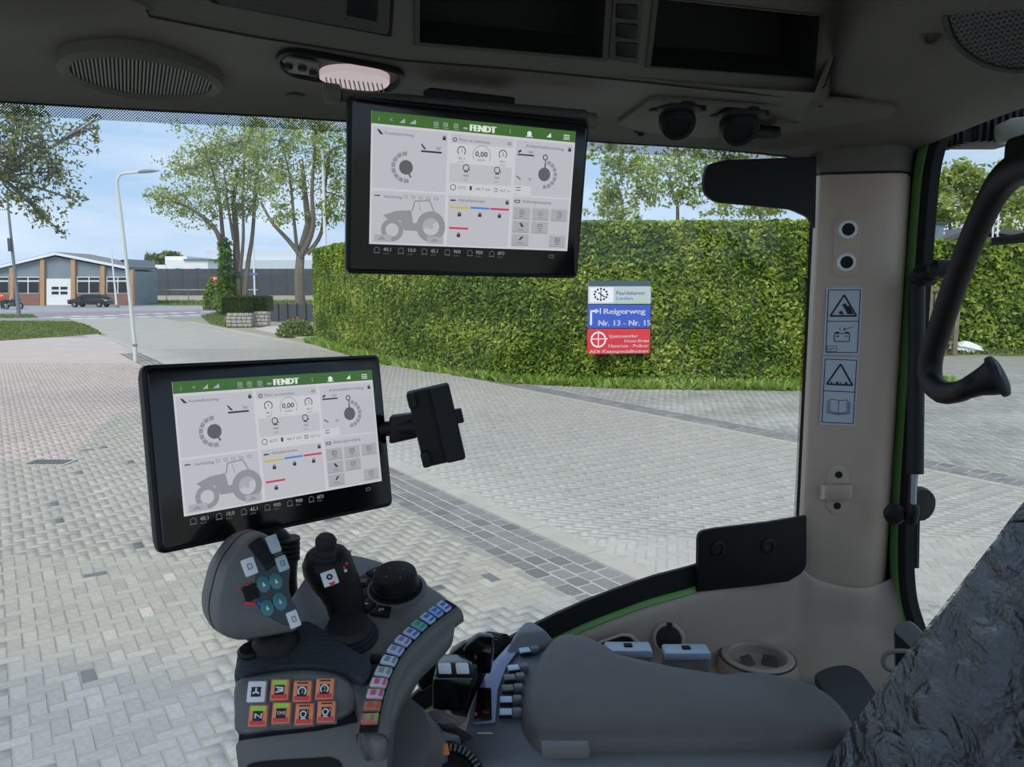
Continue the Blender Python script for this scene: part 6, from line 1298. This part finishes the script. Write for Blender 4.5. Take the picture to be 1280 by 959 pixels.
mk('lip', loft([[p for p in ro], [p + so_n * .004 for p in ro], [soc + (p - soc) * 1.12 + so_n * .004 for p in ro], [soc + (p - soc) * 1.16 - so_n * .004 for p in ro]], False), M_BEIGE, sl)
for (u0, u1, v0, v1, lab) in ((758, 816, 805, 822, 'left light grey box lid with hinge peeking over the armrest'), (832, 889, 808, 834, 'right light grey box lid with hinge nearest the cup holder')):
    Yb = 1.235; a, b = at(u0, v0, Yb), at(u1, v0 + 1, Yb); root = thing('lidded_box', lab, 'box', Vector(((a.x + b.x) / 2, Yb, 1.98)), 'light grey boxes behind the armrest')
    hx = (b.x - a.x) / 2; cx_ = (a.x + b.x) / 2; zt = at((u0 + u1) / 2, v0 + 10, Yb).z
    mk('box_body', box((cx_, Yb + .018, zt - .065), hx, .016, .055), mat('box_grey', S(128, 124, 128), .5), root, bevel=.003); lidm = mk('lid', box((cx_, Yb + .016, zt - .004), hx * 1.01, .018, .007), mat('lid_pale', S(178, 188, 204), .4), root, bevel=.004)
    mk('label_recess', box((cx_ + hx * .1, Yb + .0015, zt - .03), hx * .55, .001, .012), mat('box_tan', S(150, 134, 122), .6), root, smooth=False); mk('hinge_pin', box((cx_, Yb + .016, zt + .0035), .007, .006, .002), M_MATTE, lidm, bevel=.001)
bp_ = [lp(u, v, 2.05) for u, v in ((1017, 842), (1036, 833), (1058, 830), (1076, 838), (1092, 860), (1112, 890), (1096, 925), (1060, 925), (1040, 880))]
tag(mk('rubber_mat', prism(roundpoly(bp_, .012, 4), (0, 0, -.016)), mat('dark_mat', S(58, 60, 63), .75, bump=.3, bscale=500), None, bevel=.003), 'dark rubber pad on the ledge between armrest and pillar', 'pad')
# black box with cable loop at the pillar foot
plx = PL(1143, 808, 1.32, (-.45, -.8, .4)); bx = thing('connector_box', 'dark grey connector box with a looped cable at the pillar foot', 'box', at(1145, 845, 1.33))
mk('box', prism([on(u, v, plx) for u, v in ((1117, 786), (1122, 780), (1137, 775), (1148, 784), (1172, 812), (1176, 835), (1160, 850), (1118, 836))], -plx[1] * .03), M_CONS, bx, bevel=.006); mk('side_face', prism([on(u, v, plx) + plx[1] * .002 for u, v in ((1118, 790), (1145, 815), (1152, 840), (1140, 848), (1120, 832))], -plx[1] * .004), M_BLACK, bx, bevel=.002)
mk('seam', prism([on(u, v, plx) + plx[1] * .0015 for u, v in ((1148, 814), (1160, 809), (1170, 816), (1168, 818), (1160, 812), (1149, 817))], -plx[1] * .002), M_MATTE, bx)
cb = catmull([on(u, v, plx) + plx[1] * l for u, v, l in ((1138, 815, .004), (1122, 814, .012), (1108, 818, .016), (1105, 830, .016), (1114, 838, .014), (1128, 836, .012), (1145, 827, .006))], 4, False)
mk('cable', tube(cb, .0045, 8), mat('cable_grey', S(120, 116, 112), .5), bx); mk('wire_hook', tube(catmull([on(u, v, plx) + plx[1] * .01 for u, v in ((1112, 860), (1118, 855), (1130, 857), (1140, 850))], 4, False), .003, 6), M_BLACK, bx)

# ================================================================== pillar details
def py_(u, v, l=0.0): pl = (at(1055, 400, 1.507), Vector((-.16, -.985, 0)).normalized()); return on(u, v, pl) + pl[1] * l
PN = Vector((-.16, -.985, 0)).normalized(); PXv = Vector((.985, -.16, 0)).normalized(); PZ = Vector((0, 0, 1))
jk = thing('socket_plate', 'beige plate with two white-ringed audio sockets on the pillar', 'sockets', py_(1058, 340))
mk('plate', prism(roundpoly([py_(1044, 272, .002), py_(1077, 272, .002), py_(1074, 346, .002), py_(1041, 346, .002)], .016, 5), -PN * .004), M_BEIGE, jk, bevel=.001)
for (u, v) in ((1059.5, 287), (1057.5, 328)):
    rg = mk('ring', lathe(py_(u, v, .001), PN, [(.0175, 0), (.0175, .003), (.0155, .005), (.0118, .005), (.0115, .002)], 28), M_SILVER, jk); mk('jack', lathe(py_(u, v, .001), PN, [(.0118, .0), (.0118, .0042), (.005, .0042), (.0045, .003), (.0001, .003)], 20), M_MATTE, rg)
def sticker(lab, px4, draw):
    P = [py_(u, v, .0012) for u, v in px4]; c = sum(P, Vector()) / 4; w = ((P[1] - P[0]).length + (P[2] - P[3]).length) / 2; h = ((P[3] - P[0]).length + (P[2] - P[1]).length) / 2; ex = (P[1] - P[0] + P[2] - P[3]).normalized(); ey = (P[0] - P[3] + P[1] - P[2]).normalized()
    root = thing('warning_sticker', lab, 'sticker', P[3], 'warning stickers on the pillar'); mk('label_film', box(c, w / 2, h / 2, .0004, ex, ey, PN), mat('sticker_silver', S(176, 186, 198), .4), root, smooth=False)
    f = Flat(c - ex * w / 2 + ey * h / 2 + PN * .0006, ex, ey, PN, w, h); f.frame(.06, .035, .94, .965, .022, M_INK, name='border'); f.line(.06, .5, .94, .5, .022, M_INK, name='border'); draw(f); f.done(root)
def tri(f, v0, v1): f.line(.5, v0, .14, v1, .05, M_INK, name='triangle'); f.line(.14, v1, .86, v1, .05, M_INK, name='triangle'); f.line(.86, v1, .5, v0, .05, M_INK, name='triangle')
def d1(f):
    tri(f, .11, .42); f.poly([(.45, .25), (.55, .23), (.72, .38), (.62, .40), (.55, .33)], M_INK, 3, 'symbol'); f.poly([(.36, .36), (.46, .34), (.52, .4), (.42, .4)], M_INK, 3, 'symbol'); f.poly([(.55, .28), (.66, .27), (.78, .4), (.7, .4)], M_INK, 3, 'symbol')
    f.frame(.28, .68, .7, .80, .022, M_INK, name='symbol'); f.rect(.3, .655, .4, .675, M_INK, 2, 'symbol'); f.rect(.58, .655, .68, .675, M_INK, 2, 'symbol'); f.line(.33, .72, .42, .72, .02, M_INK, name='symbol'); f.line(.56, .72, .65, .72, .02, M_INK, name='symbol'); f.line(.375, .7, .375, .74, .02, M_INK, name='symbol'); f.line(.55, .6, .55, .64, .04, M_INK, name='symbol'); f.line(.55, .62, .8, .58, .015, M_INK, name='symbol'); f.ring(.45, .61, .03, .045, M_INK, 2, 90, 270, 8, 'symbol'); f.frame(.09, .87, .36, .95, .014, M_INK, name='symbol'); f.line(.13, .92, .3, .9, .02, M_INK, name='symbol')
def d2(f):
    tri(f, .1, .40)
    for u in (.27, .43, .52, .68): f.ring(u, .375, 0, .04 if u in (.43, .68) else .025, M_INK, 2, n=8, name='symbol')
    for o in (0, .04, .08): f.line(.26 - o, .62 + o * .3, .26 - o, .80 + o * .3, .012, M_INK, name='symbol'); f.line(.74 + o, .62 + o * .3, .74 + o, .80 + o * .3, .012, M_INK, name='symbol'); f.line(.26 - o, .8 + o * .3, .5, .82 + o * .3, .012, M_INK, name='symbol'); f.line(.74 + o, .8 + o * .3, .5, .82 + o * .3, .012, M_INK, name='symbol')
    f.line(.26, .62, .5, .63, .014, M_INK, name='symbol'); f.line(.74, .62, .5, .63, .014, M_INK, name='symbol'); f.line(.5, .63, .5, .82, .014, M_INK, name='symbol')
sticker('upper silver sticker with crush triangle and battery pictograms', [(1033, 360), (1078, 359), (1074, 444), (1029, 443)], d1)
sticker('lower silver sticker with warning triangle and open book pictograms', [(1029, 446), (1073, 447), (1069, 533), (1024, 530)], d2)
hk = thing('coat_hook', 'beige plastic coat hook low on the pillar', 'hook', py_(1046, 640))
mk('back_plate', prism(catmull([py_(u, v, .003) for u, v in ((1047, 580), (1059, 588), (1062, 612), (1058, 636), (1046, 643), (1034, 634), (1032, 610), (1036, 588))], 3), -PN * .006), M_BEIGE, hk, bevel=.0015)
for (u, v) in ((1048, 593), (1046, 632)): mk('screw_hole', lathe(py_(u, v, .003), PN, [(.007, 0), (.007, .0012), (.005, .002), (.0001, .001)], 14), M_MATTE, hk)
hkp = catmull([py_(1028, 615, -.002), py_(1029, 613, .014), py_(1036, 612, .021), py_(1052, 612, .021), py_(1060, 613, .014), py_(1062, 615, -.002)], 4, False)
mk('hook_loop', loft([[p + PZ * a + (p - py_(1046, 613, .0)).normalized() * c for p in hkp] for a, c in ((.014, 0), (.015, .002), (.014, .004), (-.014, .004), (-.015, .002), (-.014, 0), (.014, 0))], False, False), M_BEIGE, hk, sharp=60)

# ================================================================== rear window hardware
RXp = XR - .065
def rw(u, v, dx=0.0): return onX(u, v, RXp + dx)
gh = thing('rear_window_handle', 'large curved black handle of the rear window', 'handle', rw(1170, 500))
hp = [(1330, 195), (1285, 205), (1258, 222), (1238, 250), (1215, 300), (1192, 360), (1172, 420), (1163, 450), (1164, 475), (1178, 490), (1197, 490), (1208, 486)]
hr = [26, 23, 20, 17, 16, 15.5, 15, 15, 15, 15.5, 14.5, 14]
hy0 = rw(1208, 486).y; H_ = catmull([rw(u, v) for u, v in hp] + [at(1222, 480, hy0 - .008), at(1236, 475, hy0 - .016), at(1246, 471, hy0 - .022), at(1250, 469.5, hy0 - .024), at(1252, 469, hy0 - .025)], 4, False); hr += [17, 22, 26, 25, 12]; hrr = []
for i in range(len(H_)): q = i / 4; k = int(q); k2 = min(k + 1, len(hr) - 1); hrr.append((hr[k] + (hr[k2] - hr[k]) * (q - k)) * H_[i].y / FPX * .95)
mk('grip', tube(H_, hrr, 16), M_BLACK, gh, sharp=70)
k0 = rw(1203, 487); k1 = at(1249, 470, k0.y - .03); kx = (k1 - k0).normalized(); kl = (k1 - k0).length
mk('end_cap', lathe(at(1243, 472, hy0 - .02), kx, [(.0325, 0), (.0335, .004), (.0325, .009), (.024, .0125), (.0001, .0135)], 26), M_RUBBER, gh, sharp=60)
mk('mount_block', box(onX(1310, 195, XR - .03), .03, .06, .035), M_BLACK, gh, bevel=.012)
gs = thing('gas_strut', 'black gas strut beside the rear window frame', 'strut', onX(1141, 650, XR - .025))
def sx(u, v, X=XR - .025): return onX(u, v, X)
mk('cylinder', tube([sx(1146, 345), sx(1144, 592)], .0145, 14), M_BLACK, gs); mk('rod', tube([sx(1143, 590), sx(1141, 645)], .0055, 10), M_STEEL, gs); mk('lower_joint', lathe(sx(1141, 636), (0, .1, -1), [(.008, -.01), (.012, 0), (.012, .022), (.008, .03)], 14), M_BLACK, gs)
lk = thing('frame_ball_stud', 'black ball joint holding the strut at its upper end', 'joint', sx(1160, 350)); mk('clevis', tube([sx(1148, 347), sx(1162, 343), sx(1182, 338)], [.017, .016, .012], 12), M_BLACK, lk); mk('ball', lathe(sx(1160, 343), (1, .1, 0), [(.006, -.03), (.017, -.02), (.021, -.008), (.021, .008), (.014, .014)], 18), M_BLACK, lk); mk('ball', lathe(sx(1178, 336), (1, 0, 0), [(.006, -.024), (.016, -.015), (.016, .008), (.01, .014)], 16), M_BLACK, lk)
ll = thing('frame_bolt', 'black bolt knob on the green frame holding the lower strut end', 'joint', at(1118, 655, 1.44)); bq = at(1118, 643, 1.44)
mk('bolt_head', lathe(bq, (-.3, -.95, 0), [(.0001, .014), (.014, .012), (.019, .006), (.019, -.006), (.012, -.012)], 18), M_BLACK, ll); mk('bolt_shank', tube([bq, sx(1134, 645), sx(1142, 646)], [.011, .0115, .012], 12), M_BLACK, ll)
ob = thing('outer_lamp', 'dark rounded lamp outside the rear window beside the strut', 'lamp', (XR + .09, 1.6, 2.0)); oc2 = onX(1148, 630, XR + .09); ob.location = oc2; mk('shell', lathe(oc2, (.3, -1, 0), [(.01, -.05), (.03, -.04), (.038, 0), (.034, .012), (.0001, .014)], 18), M_BLACK, ob); mk('stalk', tube([oc2 + Vector((0, .01, -.03)), oc2 + Vector((0, .0, -.14))], .01, 8), M_BLACK, ob)
wl_ = thing('work_light', 'black finned work light outside under the roof edge', 'lamp', onX(1225, 175, XR + .12)); wc_ = onX(1232, 163, XR + .13)
mk('housing', box(wc_, .05, .05, .028), M_BLACK, wl_, bevel=.004)
for i in range(8): mk('fin', box(wc_ + Vector((-.045 + i * .013, -.052, 0)), .0025, .01, .03), M_BLACK, wl_)
for i in range(5): mk('side_fin', box(wc_ + Vector((-.055, -.04 + i * .02, 0)), .008, .004, .03), M_BLACK, wl_)
mk('bracket', prism([onX(u, v, XR + .11) for u, v in ((1236, 160), (1262, 148), (1330, 140), (1330, 190), (1262, 176), (1246, 181))], (.02, 0, 0)), mat('bracket_grey', S(150, 152, 150), .5), wl_, bevel=.003)
wp = thing('wiper_arm', 'short black wiper blade outside the rear window', 'wiper', onX(1262, 300, XR + .04)); mk('blade', prism([onX(u, v, XR + .035) for u, v in ((1238, 297), (1285, 290), (1340, 284), (1340, 294), (1285, 301), (1239, 305))], (.012, 0, 0)), M_BLACK, wp, bevel=.002); mk('arm', tube([onX(1262, 298, XR + .045), onX(1340, 280, XR + .05)], .005, 8), M_BLACK, wp); mk('rubber', tube([onX(1240, 305, XR + .035), onX(1340, 296, XR + .035)], .003, 6), M_RUBBER, wp)

# ================================================================== seat with plastic wrap
seat = thing('driver_seat', 'dark fabric driver seat wrapped in clear crinkled plastic', 'seat', at(1250, 1100, .75))
def fabric():
    m = bpy.data.materials.new('seat_fabric'); m.use_nodes = True; t = m.node_tree; b = t.nodes['Principled BSDF']; b.inputs['Roughness'].default_value = .85
    tcn = t.nodes.new('ShaderNodeTexCoord'); vo = t.nodes.new('ShaderNodeTexVoronoi'); vo.inputs['Scale'].default_value = 120; vo.inputs['Randomness'].default_value = .35; rmp = t.nodes.new('ShaderNodeValToRGB'); rmp.color_ramp.elements[0].color = S(100, 101, 106); rmp.color_ramp.elements[0].position = .1; rmp.color_ramp.elements[1].color = S(44, 45, 50); rmp.color_ramp.elements[1].position = .5
    t.links.new(tcn.outputs['Object'], vo.inputs['Vector']); t.links.new(vo.outputs['Distance'], rmp.inputs[0]); t.links.new(rmp.outputs[0], b.inputs['Base Color']); return m
M_FAB = fabric(); SY = .83
so2 = catmull([at(u, v, SY) for u, v in ((1040, 1010), (1075, 950), (1130, 876), (1200, 786), (1262, 708), (1345, 606), (1450, 540), (1560, 560), (1560, 800), (1480, 1000), (1380, 1180), (1100, 1180), (1040, 1100))], 4); sc2 = sum(so2, Vector()) / len(so2)
def sl_(f, dy): return [sc2 + (p - sc2) * f + Vector((0, dy, 0)) for p in so2]
mk('backrest', loft([sl_(.80, -.165), sl_(.91, -.155), sl_(.965, -.125), sl_(.987, -.08), sl_(.992, 0), sl_(.93, .05), sl_(.8, .07)]), M_FAB, seat, sharp=80)
m = bpy.data.materials.new('crinkled_film'); m.use_nodes = True; t = m.node_tree; t.nodes.clear()
tcn = t.nodes.new('ShaderNodeTexCoord'); mpn = t.nodes.new('ShaderNodeMapping'); mpn.inputs['Rotation'].default_value = (0, R(58), 0); mpn.inputs['Scale'].default_value = (15, 15, 32)
nz1 = t.nodes.new('ShaderNodeTexNoise'); nz1.inputs['Scale'].default_value = 1.0; nz1.inputs['Detail'].default_value = 6; nz1.inputs['Distortion'].default_value = .7; bp = t.nodes.new('ShaderNodeBump'); bp.inputs['Strength'].default_value = .9; bp.inputs['Distance'].default_value = .014
tr = t.nodes.new('ShaderNodeBsdfTransparent'); tr.inputs[0].default_value = (.86, .87, .89, 1); gl = t.nodes.new('ShaderNodeBsdfGlossy'); gl.inputs['Roughness'].default_value = .05; fr = t.nodes.new('ShaderNodeFresnel'); fr.inputs[0].default_value = 1.7; mxs = t.nodes.new('ShaderNodeMixShader'); o_ = t.nodes.new('ShaderNodeOutputMaterial')
t.links.new(tcn.outputs['Object'], mpn.inputs[0]); t.links.new(mpn.outputs[0], nz1.inputs['Vector']); t.links.new(nz1.outputs[0], bp.inputs['Height']); t.links.new(bp.outputs[0], gl.inputs['Normal']); t.links.new(bp.outputs[0], fr.inputs['Normal']); t.links.new(fr.outputs[0], mxs.inputs[0]); t.links.new(tr.outputs[0], mxs.inputs[1]); t.links.new(gl.outputs[0], mxs.inputs[2]); t.links.new(mxs.outputs[0], o_.inputs[0])
mk('plastic_wrap', loft([sl_(.81, -.171), sl_(.92, -.161), sl_(.974, -.129), sl_(.996, -.08), sl_(1.002, 0), sl_(.94, .054)]), m, seat, sharp=80)
mk('seat_cushion', box((.42, .72, 1.93), .3, .24, .07), M_FAB, seat, bevel=.04); mk('pedestal', box((.45, .72, 1.68), .2, .18, .15), M_BLACK, seat, bevel=.02)
